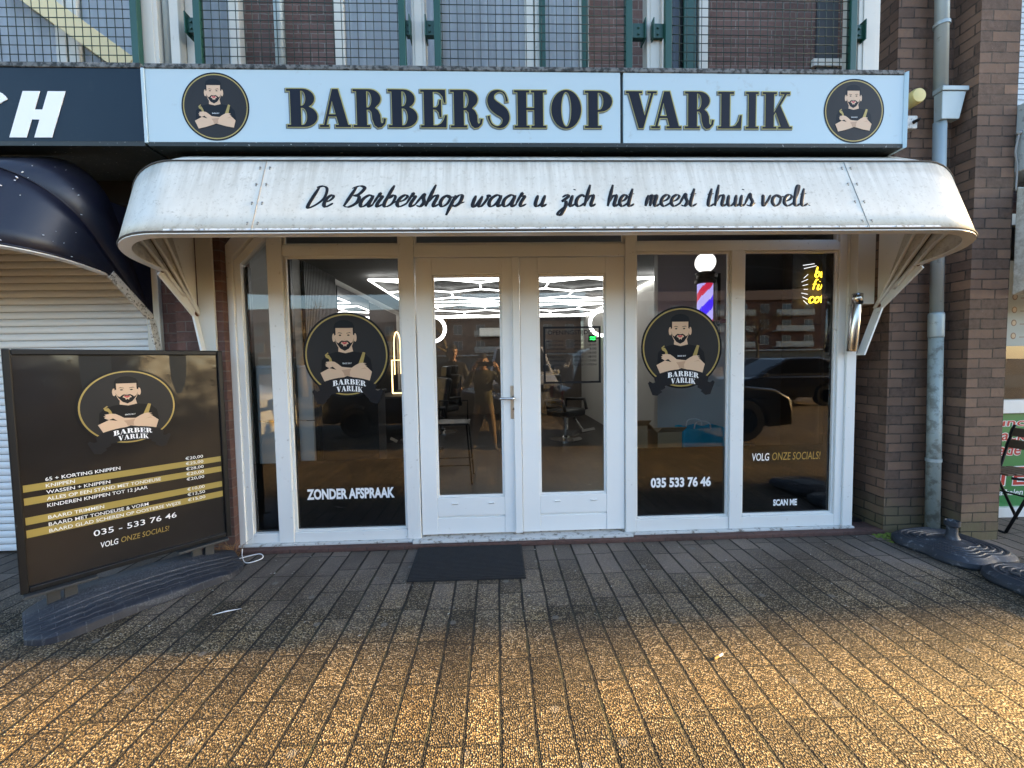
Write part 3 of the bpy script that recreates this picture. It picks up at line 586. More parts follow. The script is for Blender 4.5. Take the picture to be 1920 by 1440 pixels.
# door leaves
def door(x0, x1, g0, g1, ast):
    m = MB(); y0, y1 = .0, .055
    m.box(x0, g0, y0, y1, .075, 2.315); m.box(g1, x1, y0, y1, .075, 2.315); m.box(g0, g1, y0, y1, 2.185, 2.315)
    m.box(g0, g1, y0 + .001, y1, .225, .378); m.box(g0, g1, y0 + .012, y1, .21, .2245); m.box(g0, g1, y0 + .003, y1, .075, .2095)
    if ast: m.box(x1 - .028, x1 + .030, y0 - .018, y0 - .001, .075, 2.315)
    d = m.build('door', door_paint, SF, bevel=.004)
    m = MB(); w = .016
    m.box(g0, g0 + w, .012, .03, .379, 2.184); m.box(g1 - w, g1, .012, .03, .379, 2.184); m.box(g0 + w, g1 - w, .012, .03, .379, .379 + w); m.box(g0 + w, g1 - w, .012, .03, 2.184 - w, 2.184); m.build('glazing_bead', door_paint, d, bevel=.003)
    m = MB(); m.add([(g0, GY, .378), (g1, GY, .378), (g1, GY, 2.185), (g0, GY, 2.185)], [(0, 1, 2, 3)]); m.build('pane', glass, d)
    for xx in (g0 + .12, g1 - .13):
        m = MB(); m.add([(xx + a, y, z) for a in (0, .045) for y, z in ((.0008, .318), (-.004, .322), (-.011, .33), (.0008, .334))], [(0, 1, 2, 3), (7, 6, 5, 4), (0, 4, 5, 1), (1, 5, 6, 2), (2, 6, 7, 3)]); m.build('drain_cap', white_paint, d)
    return d
d1 = door(-.632, .163, -.503, .047, True); d2 = door(.196, 1.045, .340, .893, False)
m = MB(); m.box(.108, .158, -.008, -.0005, 1.02, 1.29); m.build('lock_plate', brass_plate, d1, bevel=.003)
m = MB(); m.tube([(.135, -.008, 1.19), (.135, -.055, 1.19), (.13, -.062, 1.19), (.118, -.066, 1.19), (.03, -.066, 1.19), (.02, -.066, 1.19)], [.011, .011, .011, .010, .0095, .006], 12); m.lathe([(.018, -.014), (.018, -.008)], (.135, 0, 1.19), 16, 'y'); m.build('handle', chrome, d1, smooth=True)
m = MB(); m.lathe([(.013, -.016), (.013, -.008)], (.134, 0, 1.10), 16, 'y'); m.box(.130, .138, -.014, -.008, 1.078, 1.098); m.build('lock_cylinder', steel, d1)
m = MB(); m.tube([(.134, -.0165, 1.10), (.134, -.0175, 1.10)], .005, 8); m.build('keyhole', vinyl_black, d1)

# black vinyl along the window feet, with lettering
VY = .041
def vinyl(x0, x1, z0, z1, name='window_vinyl'):
    m = MB(); m.add([(x0, VY + .003, z0), (x1, VY + .003, z0), (x1, VY + .003, z1), (x0, VY + .003, z1)], [(0, 1, 2, 3)]); return m.build(name, vinyl_black, SF)
v0 = vinyl(-1.985, -1.78, .128, .69); v1 = vinyl(-1.659, -.752, .128, .705); v3 = vinyl(1.138, 1.925, .148, .742); v4 = vinyl(2.036, 2.835, .148, .742)
FV = frame((0, GY - .0012, 0))
m = MB(); text(m, FV, 'ZONDER AFSPRAAK', -1.567, -.858, .388, .083, 0, .042); m.build('lettering', letter_white, v1)
m = MB(); text(m, FV, '035 533 76 46', 1.278, 1.793, .409, .078, 0, .04); m.build('lettering', letter_white, v3)
m = MB(); text(m, FV, 'VOLG', 2.143, 2.292, .612, .066, 0, .012, .06); text(m, FV, 'SCAN ME', 2.336, 2.544, .222, .053, 0, .04); text(m, FV, 'ONZE SOCIALS!', 2.318, 2.737, .614, .068, 0, .002, .08, 1); m.build('lettering', [letter_white, gold], v4)
# opening hours on the right door glass
m = MB()
for a in ((.385, .403, 1.298, 1.764), (.842, .860, 1.298, 1.764)): m.poly([[(a[0], a[2]), (a[1], a[2]), (a[1], a[3]), (a[0], a[3])]], FV)
for a in ((.403, .842, 1.298, 1.314), (.403, .842, 1.748, 1.764)): m.poly([[(a[0], a[2]), (a[1], a[2]), (a[1], a[3]), (a[0], a[3])]], FV)
text(m, FV, 'OPENINGSTIJDEN', .423, .816, 1.699, .036, 0, .006)
for i, (dnm, tt) in enumerate((('MAANDAG', '09:00 - 18:00'), ('DINSDAG', '09:00 - 18:00'), ('WOENSDAG', '09:00 - 18:00'), ('DONDERDAG', '09:00 - 18:00'), ('VRIJDAG', '09:00 - 18:00'), ('ZATERDAG', '09:00 - 17:00'), ('ZONDAG', 'GESLOTEN'))):
    z = 1.637 - i * .0325
    text(m, FV, dnm, .413, .413 + .0178 * len(dnm) + .012, z, .018, 0, .004); text(m, FV, tt, .639, .822, z, .018, 0, .004)
m.build('opening_hours', letter_black, d2)

# ------------------------------------------------------------------ the round emblem
def emblem(F, parent, banner, dz=.0006, name='emblem'):
    m = MB(); L = [0]
    def P(loop, mi, holes=()):
        L[0] += 1; m.poly([loop] + list(holes), F, 0, L[0] * dz, mi)
    P(ell(0, 0, 1, 1, 72), 0); P(ell(0, 0, .955, .955, 72), 1); P(ell(0, 0, .92, .92, 72), 2)
    P([(-.17, .3), (.11, .3), (.16, .06), (.08, .02), (-.02, 0), (-.12, .02), (-.19, .06)], 3)
    P([(-.19, .075), (-.02, .035), (.16, .075), (.3, .05), (.45, 0), (.56, -.12), (.6, -.42), (-.6, -.42), (-.58, -.12), (-.46, 0), (-.32, .05)], 4)
    P(ell(-.283, .40, .035, .1, 14), 3); P(ell(.213, .40, .035, .1, 14), 3)
    P([(-.265, .65), (.195, .65), (.19, .35), (.13, .2), (.04, .1), (-.035, .08), (-.11, .1), (-.2, .2), (-.26, .35)], 3)
    P([(-.268, .45), (-.235, .47), (-.235, .625), (.165, .625), (.165, .47), (.198, .45), (.2, .66), (.16, .75), (.06, .80), (-.035, .815), (-.14, .80), (-.24, .74), (-.275, .66)], 4)
    P([(-.26, .4), (-.235, .31), (-.2, .24), (-.13, .14), (-.035, .09), (.06, .14), (.13, .24), (.165, .31), (.19, .4), (.15, .3), (.105, .27), (.08, .30), (.03, .335), (-.035, .322), (-.1, .335), (-.15, .30), (-.175, .27), (-.22, .3)][::-1], 4)
    P([(-.125, .26), (-.075, .235), (-.06, .19), (-.03, .215), (0, .19), (.012, .235), (.06, .26), (.03, .3), (-.035, .298), (-.1, .3)][::-1], 3)
    P([(-.1, .282), (-.035, .235), (.035, .282), (0, .3), (-.035, .288), (-.07, .3)][::-1], 5)
    P([(-.2, .50), (-.16, .525), (-.085, .505), (-.085, .495), (-.16, .51)], 4); P([(.13, .50), (.09, .525), (.015, .505), (.015, .495), (.09, .51)][::-1], 4)
    P(ell(-.135, .457, .03, .016, 10), 4); P(ell(.06, .457, .03, .016, 10), 4)
    P([(-.06, .37), (-.035, .36), (0, .37), (-.035, .352)][::-1], 6)
    # tools and crossed arms
    P([(-.5, .0), (-.43, .06), (-.415, .035), (-.46, -.005), (-.41, .0), (-.36, -.08), (-.33, -.18), (-.4, -.18), (-.41, -.1), (-.48, -.06)][::-1], 1); P([(.27, -.22), (.38, .06), (.44, .04), (.38, -.2)][::-1], 1)
    arm = [(-.62, -.42), (-.41, -.31), (-.47, -.275), (-.5, -.25), (-.47, -.235), (-.51, -.21), (-.46, -.2), (-.49, -.165), (-.36, -.15), (-.28, -.165), (-.2, -.22), (-.12, -.285), (0, -.30), (.11, -.31), (.2, -.25), (.3, -.2), (.38, -.195), (.46, -.215), (.40, -.225), (.47, -.27), (.42, -.26), (.47, -.30), (.58, -.41), (.52, -.62), (.3, -.58), (.08, -.52), (0, -.5), (-.1, -.54), (-.3, -.60), (-.52, -.65)]
    P(arm[::-1], 3)
    P([(-.13, -.36), (0, -.345), (.1, -.33), (.06, -.42), (.07, -.5), (0, -.5), (-.06, -.5), (-.08, -.43)][::-1], 6)
    P([(-.41, -.31), (-.33, -.275), (-.25, -.35), (-.33, -.33)][::-1], 4); P([(.3, -.35), (.42, -.31), (.46, -.36), (.42, -.33)], 6)
    L[0] += 1; text(m, F, 'SINCE 2017', -.1, .11, -.22, .035, L[0] * dz, .01, 0, 7)
    if banner:
        for sx in (-1, 1):
            q = [(-.83, -.86), (-.79, -.81), (-.71, -.86), (-.66, -.84), (-.48, -1.08), (-.6, -1.17), (-.72, -1.15)]
            P([(sx * a, b) for a, b in (q[::-1] if sx < 0 else q)], 8)
            q = [(-.68, -.72), (-.45, -.62), (-.40, -.98), (-.60, -1.10)]
            P([(sx * a, b) for a, b in (q[::-1] if sx < 0 else q)], 8)
        top = [(x, -.53 - .33 * x * x) for x in [-.6 + .1 * i for i in range(13)]]; bot = [(x, -.88 - .33 * x * x) for x in [.6 - .1 * i for i in range(13)]]
        P((top + bot)[::-1], 8)
        L[0] += 1; bend = lambda x, y: (x, y - .33 * x * x)
        fat_word(m, F, 'BARBER', -.345, .43, -.70, .125, 0, L[0] * dz, 7, place=bend); fat_word(m, F, 'VARLIK', -.26, .35, -.86, .125, 0, L[0] * dz, 7, place=bend)
    return m.build(name, [black_print, gold, disc_print, skin_print, black_print, lip_print, skin_shade, letter_white, banner_print], parent)
emblem(frame((-1.206, GY - .001, 1.562), sc=.342), SF, True, .00006, 'window_emblem')
emblem(frame((1.535, GY - .001, 1.578), sc=.34), SF, True, .00006, 'window_emblem')

# ------------------------------------------------------------------ fascia signs
SG = thing('fascia_sign', 'long white fascia sign reading BARBERSHOP VARLIK above the white canopy', 'sign', (0.3, -.6, 2.87))
m = MB(); m.box(-2.155, .836, -.6, -.33, 2.897, 3.343); m.build('panel', sign_white, SG, bevel=.003)
m = MB(); m.box(.856, 2.745, -.6, -.33, 2.897, 3.343); m.build('panel', sign_white, SG, bevel=.003)
m = MB(); m.box(.8365, .8555, -.585, -.33, 2.897, 3.343); m.build('joint_strip', dark_trim, SG)
m = MB(); m.add([(2.7455, -.6, 2.868), (2.762, -.618, 2.868), (2.7455, -.33, 2.868), (2.762, -.33, 2.868), (2.7455, -.6, 3.36), (2.762, -.618, 3.36), (2.7455, -.33, 3.36), (2.762, -.33, 3.36)], [(0, 2, 3, 1), (4, 5, 7, 6), (0, 1, 5, 4), (1, 3, 7, 5), (3, 2, 6, 7), (2, 0, 4, 6)]); m.build('end_flange', sign_white, SG, bevel=.003)
m = MB(); m.box(-2.155, 2.745, -.603, -.1, 2.872, 2.8965); m.build('bottom_trim', dark_trim, SG)
m = MB(); m.box(-2.155, 2.742, -.606, -.3, 3.3435, 3.372); m.build('top_trim', dirty_trim, SG, bevel=.004)
FS = frame((0, -.6005, 0)); word = [('B', -1.304, -1.094), ('A', -1.101, -.887), ('R', -.89, -.664), ('B', -.668, -.464), ('E', -.464, -.277), ('R', -.274, -.048), ('S', -.041, .125), ('H', .135, .363), ('O', .374, .59), ('P', .593, .793), ('V', .863, 1.086), ('A', 1.029, 1.249), ('R', 1.253, 1.467), ('L', 1.474, 1.653), ('I', 1.66, 1.765), ('K', 1.772, 1.992)]
gd, nv, dk_ = MB(), MB(), MB()
for i, (c, a, b) in enumerate(word):
    a += .01; b -= .012; z0 = 2.992
    glyph(dk_, FS, c, a - .004, b - .004, z0 - .003, .232, .0085, .0012 + .0003 * (i % 2))
    glyph(gd, FS, c, a + .0015, b + .0015, z0 + .0015, .232, .0062, .0026 + .0003 * (i % 2)); glyph(nv, FS, c, a, b, z0, .232, .0005, .0045 + .0003 * (i % 2))
dk_.build('lettering_shadow', M('letter_grey', (0.12, 0.13, 0.13), 0.4), SG); gd.build('lettering_outline', letter_gold, SG); nv.build('lettering', letter_navy, SG)
emblem(frame((-1.735, -.601, 3.114), sc=.208), SG, False, .00015); emblem(frame((2.405, -.601, 3.109), sc=.207), SG, False, .00015)
NS = thing('fascia_sign', 'dark navy fascia sign with white capitals at the left edge of the photo', 'sign', (-4.5, -.6, 2.87))
m = MB(); m.box(-7.2, -2.176, -.6, -.33, 2.9, 3.343); m.build('panel', sign_navy, NS, bevel=.003)
m = MB(); m.box(-7.2, -2.176, -.603, -.1, 2.872, 2.8995); m.build('bottom_trim', dark_trim, NS)
m = MB(); m.box(-7.2, -2.176, -.606, -.3, 3.3435, 3.375); m.build('top_trim', dirty_trim, NS, bevel=.004)
m = MB(); m.box(-2.1755, -2.157, -.608, -.33, 2.89, 3.343); m.build('end_strip', sign_white, NS, bevel=.002)
m = MB(); sh = lambda x, y: (x + .36 * (y - 2.922) , y)
Hl = [(-2.986, 2.922), (-2.883, 2.922), (-2.883, 3.03), (-2.835, 3.03), (-2.835, 2.922), (-2.729, 2.922), (-2.729, 3.2), (-2.835, 3.2), (-2.835, 3.09), (-2.883, 3.09), (-2.883, 3.2), (-2.986, 3.2)]
Hl = [(-2.99 + (a + 2.986) * .985, b) for a, b in Hl]
m.poly([[sh(*p) for p in Hl]], FS, .003)
cc = arc(-3.17, 3.06, .135, .142, 40, 320, 24); ci = arc(-3.17, 3.06, .05, .07, 320, 40, 24); m.poly([[sh(*p) for p in cc + ci]], FS, .003)
m.build('lettering', letter_white, NS)

# ------------------------------------------------------------------ canopies (folding-hood type, three bows from wall hinges)
def ubow(XL, XR, hinge, front, r, start=None, inset=0.0, na=6, nb=14, nf=24):
    h = Vector(start if start else hinge); f = Vector(front); e = (f - h); l = e.length; e.normalize(); l -= inset; XL += inset; XR -= inset; r = max(.05, r - inset * .6)
    loc = []
    for i in range(na + 1): loc.append((XL, (l - r) * i / na))
    for i in range(1, nb + 1):
        q = math.pi / 2 * i / nb; loc.append((XL + r * (1 - math.cos(q)), l - r + r * math.sin(q)))
    half = list(loc)
    for i in range(1, nf): loc.append((XL + r + (XR - XL - 2 * r) * i / nf, l))
    loc += [(XR + XL - x, s_) for x, s_ in reversed(half)]
    return [Vector((x, h.x + e.x * s_, h.y + e.y * s_)) for x, s_ in loc]
def canopy(T, XL, XR, zh, mat, inmat, rimmat, smat=None):
    dz = zh - 1.88; hg = (-.1, zh)
    top = ubow(XL, XR, hg, (-.48, 2.87 + dz * .3), .30); fold = ubow(XL, XR, hg, (-.8, 2.686 + dz * .4), .40); rim = ubow(XL, XR, hg, (-1.0, 2.215 + dz * .6), .43, start=(-.42, 2.142 + dz * .8))
    m = MB(); m.grid([fold, [a.lerp(b, .5) for a, b in zip(fold, top)], top]); m.build('top_skin', mat, T, auto=35, solid=.006)
    bw = [Vector((p.x, -.088, p.z)) for p in top]
    for sl_ in (slice(0, 8), slice(-8, None)):
        m = MB(); m.grid([top[sl_], [Vector((p.x, -.088, zh + (2.87 - zh) * (p.z - zh) / (top[24].z - zh))) for p in top[sl_]]]); m.build('side_skin', smat or inmat, T, solid=.005)
    m = MB(); m.grid([rim] + [[a.lerp(b, t) for a, b in zip(rim, fold)] for t in (.25, .5, .75)] + [fold]); m.build('front_skin', mat, T, auto=35, solid=.006)
    inn = ubow(XL, XR, hg, (-1.0, 2.215 + dz * .6), .43, start=(-.42, 2.142 + dz * .8), inset=.05)
    dn_ = Vector((0, 0, -.004)); m = MB(); m.grid([[p + dn_ for p in inn], [p + dn_ for p in rim]]); m.build('rim_flange', inmat, T, solid=.008)
    m = MB(); m.tube([p + Vector((0, 0, .004)) for p in rim], .0065, 6); m.build('rim_bead', rimmat, T, smooth=True)
    m = MB(); m.tube([p + (Vector((0, -.004, .003))) for p in fold], .005, 6); m.build('fold_seam', rimmat, T, smooth=True)
    for bow in (fold, [a.lerp(b, .5) for a, b in zip(fold, rim)], [a.lerp(b, .55) for a, b in zip(top, fold)]):
        c = Vector(((XL + XR) / 2, 0.1, 1.9)); pts = []
        for i, p in enumerate(bow):
            q = p.copy(); q.x += .02 * (1 if p.x < c.x else -1) * (1 if abs(p.x - c.x) > (XR - XL) / 2 - .3 else 0); q.y += .018; q.z -= .012; pts.append(q)
        m = MB(); m.tube(pts, .011, 6); m.build('bow', inmat, T, smooth=True)
    return top, fold, rim
CW = thing('canopy', 'weathered white folding canopy with Dutch slogan in black script over the doors', 'canopy', (.4, -.5, 2.2))
XL, XR = -2.272, 3.089
top, fold, rim = canopy(CW, XL, XR, 1.88, canopy_white, white_paint, M('dark_edge', (0.06, 0.05, 0.04), 0.7, var=0.5, vs=30))
def flatbar(mb, a, b, w=.024, t=.006):
    a, b = Vector(a), Vector(b); d = (b - a); l = d.length; d.normalize(); s_ = Vector((1, 0, 0)); n = d.cross(s_).normalized(); mb.obox((a + b) / 2, d * l / 2, n * w, s_ * t)
for X, cx_ in ((XL, -2.20), (XR, 2.94)):
    m = MB(); flatbar(m, (X, -.42, 2.142), (X, -.105, 1.885), .038, .008); m.build('side_bar', white_paint, CW, bevel=.003)
    m = MB(); flatbar(m, (X, -.105, 1.88), (cx_, -.11, 1.49), .036, .008); m.build('side_bar', white_paint, CW, bevel=.003)
    m = MB(); m.lathe([(.02, -.012), (.024, 0), (.02, .012)], (X, -.105, 1.885), 12, 'x'); m.build('hinge', rust, CW)
    m = MB(); m.lathe([(.012, -.014), (.012, .014)], (X, -.415, 2.14), 10, 'x'); m.build('bolt', rust, CW)
m = MB(); m.box(-2.255, -2.135, -.1, -.081, 1.45, 2.85); m.build('wall_board', cream_paint, CW, bevel=.003)
m = MB(); m.box(2.905, 3.05, -.1, -.022, 1.9, 2.85); m.build('wall_board', cream_paint, CW, bevel=.003)
bu, bv = Vector((1, 0, 0)), Vector((0, .2, .471)).normalized(); bn = bu.cross(bv); FB = frame((0, -1.0, 2.215), bu, bv)
m = MB()
for xs in (-1.33, 2.17):
    k = 0
    m.tube([FB(xs, .01, .003), FB(xs, .505, .003)], .0028, 6)
    for t in (.06, .2, .335, .46):
        for dx in (-.028, .028): q = FB(xs + dx, t, .0035); m.tube([q, q + bn * .004], .0055, 8, 1); m.tube([q + bv * -.012, q + bv * -.013 + bn * .0015], .004, 6, 1)
for i in range(26):
    q = FB(-1.75 + i * .17, .016, .0035); m.tube([q, q + bn * .003], .004, 6, 1)
m.build('seam_strip', [M('seam_grey', (0.28, 0.26, 0.22), 0.6, var=.3), M('rivet', (0.3, 0.29, 0.26), 0.4, metal=.6, var=.3)], CW)
m = MB(); m.add([FB(-1.8, .0, .0042), FB(2.6, .0, .0042), FB(2.6, .022, .0042), FB(-1.8, .022, .0042)], [(0, 1, 2, 3)]); m.build('edge_strip', M('edge_aluminium', (0.62, 0.63, 0.61), 0.45, var=.1, dirt=(0.25, 0.22, 0.17), dth=.56, ds=22), CW)
m = MB()
for w_, a, b in (('De', -1.051, -.891), ('Barbershop', -.852, -.148), ('waar', -.124, .207), ('u', .237, .324), ('zich', .36, .609), ('het', .655, .849), ('meest', .876, 1.221), ('thuis', 1.251, 1.555), ('voelt.', 1.575, 1.889)):
    script_word(m, FB, bn, w_, a + .004, b - .018, .170 - .003 * (a + 1) / 2.9, .084, pen=.13)
m.build('slogan_lettering', letter_black, CW, smooth=True)

CN = thing('canopy', 'glossy navy folding canopy with moss in its seams over the shutter', 'canopy', (-4.5, -.5, 2.2))
ntop, nfold, nrim = canopy(CN, -7.0, -2.60, 1.852, canopy_navy, white_paint, canopy_navy, canopy_navy)
for a, b in (((-2.6, -.42, 2.12), (-2.6, -.105, 1.855)), ((-2.6, -.105, 1.85), (-2.50, -.11, 1.2))):
    m = MB(); flatbar(m, a, b, .03, .008); m.build('side_bar', M('peeling_white', (0.55, 0.54, 0.5), .6, var=.1, dirt=(.08, .07, .05), dth=.56, ds=50), CN, bevel=.003)
m = MB()
for (i, j0) in ((-18, 0), (-26, 0)):
    pts = [nrim[i].lerp(nfold[i], t / 10) + Vector((.004, -.006, .003)) for t in range(0, 11)]
    m.tube(pts, .0035, 6)
m.build('seam_strip', letter_black, CN)
m = MB()
random.seed(5)
for i in (-18, -26):
    for t0, t1, r_ in ((.62, .8, .012), (.35, .5, .006), (.1, .16, .005)):
        pts = []; n = 9
        for k in range(n):
            t = t0 + (t1 - t0) * k / (n - 1); pts.append(nrim[i].lerp(nfold[i], t) + Vector((.006, -.01 + random.uniform(-.003, .003), .006)))
        m.tube(pts, [r_ * (.3 + random.random()) * math.sin(math.pi * (k + .7) / (n + .4)) for k in range(n)], 6)
m.build('seam_moss', moss, CN, smooth=True)
random.seed(9); m = MB()
for k in range(46):
    i = random.randrange(-34, -8); t = random.random(); p = nrim[i].lerp(nfold[i], t) if random.random() < .6 else nfold[i].lerp(ntop[i], t)
    p = p + Vector((.004, -.006, .005)); s_ = random.uniform(.002, .008); m.tube([p, p + Vector((s_ * 1.5, -.0008, s_ * random.uniform(-1, 1)))], s_ * .5, 5)
m.build('droppings', letter_white, CN)

# ------------------------------------------------------------------ neighbour's roller shutter on the left
RS = thing('roller_shutter', 'closed white roller shutter with narrow slats left of the barbershop', 'shutter', (-4.5, .05, 0))
m = MB()
for k in range(48):
    z = .03 + k * .056; m.poly([[(.0, 0), (.007, .004), (.012, .018), (.012, .036), (.005, .05), (.0, .0535), (-.004, .0535), (-.004, 0)]], frame((-7.0, .06, z), (0, -1, 0), (0, 0, 1)), 0) if False else m.add([(x, y, z + dz_) for x in (-7.0, -2.72) for y, dz_ in ((.055, 0), (.043, .006), (.040, .02), (.042, .036), (.050, .05), (.055, .0535))], [(0, 6, 7, 1), (1, 7, 8, 2), (2, 8, 9, 3), (3, 9, 10, 4), (4, 10, 11, 5)])
m.build('shutter_curtain', shutter_m, RS, auto=30)
m = MB(); m.box(-2.72, -2.62, .0, .09, 0, 2.72); m.build('guide_rail', cream_paint, RS, bevel=.004)
m = MB(); m.box(-2.62, -2.445, .03, .09, 0, 2.72); m.build('side_post', brick_low, RS)

# ------------------------------------------------------------------ balcony: posts and mesh screens above the sign
def balcony_post(x0, x1, y0, y1, label, extra=None):
    T = thing('balcony_post', label, 'post', ((x0 + x1) / 2, (y0 + y1) / 2, 3.3), 'white balcony posts above the signs')
    m = MB(); m.box(x0, x1, y0, y1, 3.3, 5.5); m.box(x0 + .2 * (x1 - x0), x1 - .2 * (x1 - x0), y0 - .006, y0, 3.3, 5.5); m.build('shaft', cream_paint, T, bevel=.004); return T
T = balcony_post(-2.315, -2.195, -.42, -.32, 'wide cream double balcony post with a grey pipe between its halves')
m = MB(); m.box(-2.118, -2.06, -.42, -.3, 3.3, 5.5); m.box(-2.055, -2.0, -.36, -.3, 3.3, 5.5); m.build('shaft', cream_paint, T, bevel=.004)
m = MB(); m.tube([(-2.155, -.37, 3.3), (-2.155, -.37, 5.5)], .034, 12); m.build('pipe', zinc, T, smooth=True)
balcony_post(-.531, -.44, -.42, -.33, 'slim white balcony post above the letters A and R of the sign')
balcony_post(1.078, 1.186, -.42, -.33, 'slim white balcony post above the letter V of the sign')
balcony_post(2.58, 2.735, -.42, -.28, 'broad white balcony post beside the brick pier above the sign')
def screen(x0, x1, label, y=-.46):
    T = thing('mesh_screen', label, 'mesh screen', ((x0 + x1) / 2, y, 3.38), 'green wire mesh screens of the balcony')
    for x in (x0, x1):
        m = MB(); m.box(x - .022, x + .022, y - .02, y + .02, 3.374, 4.5); m.build('post', green_paint, T, bevel=.003)
    m = MB(); n = int((x1 - x0 - .05) / .0515)
    for i in range(n + 1):
        xx = x0 + .03 + (x1 - x0 - .06) * i / n; m.tube([(xx, y, 3.374), (xx, y, 4.45)], .0026, 5)
    for k in range(20): zz = 3.40 + k * .0575; m.tube([(x0 + .022, y - .004, zz), (x1 - .022, y - .004, zz)], .0028, 5)
    m.build('wire_mesh', wire_green, T, smooth=True); return T
def clip(T, xa, xb, z, y=-.44):
    m = MB(); m.box(min(xa, xb), max(xa, xb), y - .008, y + .03, z - .045, z + .05); m.box(xb - .008 * (1 if xb > xa else -1) - .004, xb - .008 * (1 if xb > xa else -1) + .004, y - .03, y + .07, z - .06, z + .075)
    for dz_ in (-.02, .022): m.tube([((xa + xb) / 2, y - .008, z + dz_), ((xa + xb) / 2, y - .016, z + dz_)], .008, 8)
    m.build('bracket', green_paint, T, bevel=.002)
T = screen(-5.6, -2.30, 'green wire mesh screen above the navy sign with a painted sunlight stripe behind')
T = screen(-1.904, -.585, 'green wire mesh screen before brick wall, above the left emblem of the sign'); clip(T, -1.926, -1.995, 3.72); clip(T, -.563, -.53, 3.72)
T = screen(-.352, .935, 'green wire mesh screen before curtained windows, above the letters ERSHOP'); clip(T, -.374, -.44, 3.72); clip(T, .957, 1.06, 3.72)
T = screen(1.205, 2.497, 'green wire mesh screen before a dark balcony door, above VARLIK'); clip(T, 2.519, 2.60, 3.73); clip(T, 1.183, 1.10, 3.72)
m = MB(); m.obox((-3.34, .12, 4.22), (.52, 0, -.385), (.045, 0, .062), (0, .02, 0)); tag(m.build('painted_sun_stripe', M('sunlight_yellow_paint', (0.8, 0.66, 0.36), .6, var=.05), bevel=.004, origin=(-3.34, .12, 4.22)), 'added slab painted pale yellow as a slanting sunlight stripe above the navy sign', 'painted light stripe')  # added slab: its yellow paint stands for a stripe of sunlight upstairs

# ------------------------------------------------------------------ downpipe and small wall fittings on the right
DP = thing('downpipe', 'grey zinc downpipe with square hopper between two brick piers', 'downpipe', (3.54, -.16, 0))
pt = lambda z: (3.541 - .0188 * z, -.16, z)
m = MB(); m.tube([pt(.0), pt(1.62)], .046, 16); m.build('lower_pipe', M('old_zinc', (0.30, 0.34, 0.32), .6, metal=.2, var=.2, vs=6, dirt=(.16, .17, .15), dth=.55), DP, smooth=True)
m = MB(); m.tube([pt(1.62), pt(1.635), pt(1.8), pt(1.815)], [.047, .050, .050, .047], 16); m.build('sleeve', zinc, DP, smooth=True)
m = MB(); m.tube([pt(1.815), pt(3.29)], .041, 16); m.tube([pt(3.5), pt(5.5)], .043, 16); m.build('upper_pipe', zinc, DP, smooth=True)
for z in (.62, 4.0): m = MB(); m.tube([pt(z), pt(z + .025)], .051, 16); m.build('pipe_band', zinc, DP)
m = MB(); a = [(3.437, -.212, 3.285), (3.577, -.212, 3.285), (3.577, -.15, 3.285), (3.437, -.15, 3.285)]; b = [(3.432, -.215, 3.49), (3.622, -.215, 3.49), (3.622, -.15, 3.49), (3.432, -.15, 3.49)]
m.add(a + b, [(3, 2, 1, 0), (4, 5, 6, 7), (0, 1, 5, 4), (1, 2, 6, 5), (2, 3, 7, 6), (3, 0, 4, 7)]); m.box(3.424, 3.634, -.224, -.145, 3.4905, 3.525); m.build('hopper', zinc, DP, bevel=.004)
m = MB(); m.lathe([(.052, -.085), (.055, -.09), (.056, -.2), (.05, -.212), (.02, -.216)], (3.255, 0, 3.46), 24, 'y'); m.box(3.24, 3.27, -.1, -.082, 3.36, 3.41); tag(m.build('alarm_lamp', yellow_pl, auto=40, origin=(3.255, -.08, 3.46)), 'round yellowed plastic lamp on the brick pier beside the white sign', 'lamp')
SW = thing('switch_box', 'small dirty white junction box with black knob below the yellow lamp', 'switch box', (3.245, -.08, 3.3))
m = MB(); m.box(3.222, 3.312, -.15, -.081, 3.245, 3.345); m.build('housing', box_pl, SW, bevel=.008)
m = MB(); m.tube([(3.278, -.15, 3.293), (3.282, -.185, 3.293), (3.29, -.19, 3.30)], [.014, .011, .008], 10); m.build('knob', letter_black, SW, smooth=True)
m = MB(); m.tube([(3.255, -.1, 3.345), (3.255, -.1, 3.375), (3.26, -.095, 3.40)], .006, 6); m.build('cable', box_pl, SW, smooth=True)
TB = thing('wall_ashtray', 'slanting stainless steel tube ashtray on the right jamb of the shopfront', 'ashtray', (2.9, -.1, 1.5))
m = MB(); a, b = Vector((2.885, -.085, 1.52)), Vector((2.915, -.085, 1.9)); m.tube([a, a.lerp(b, .02), a.lerp(b, .98), b], [.034, .038, .038, .036], 24); m.build('tube_body', steel, TB, auto=30)
m = MB(); m.tube([b + Vector((0, -.002, -.0)), b + Vector((.004, -.002, .05)), b + Vector((.005, -.002, .085))], [.0375, .0375, .036], 24, cap=False); m.build('hood', steel, TB, auto=30, solid=.003)
m = MB(); m.tube([b + Vector((0, -.01, .004)), b + Vector((0, -.044, .018))], .018, 14); m.build('opening', letter_black, TB)

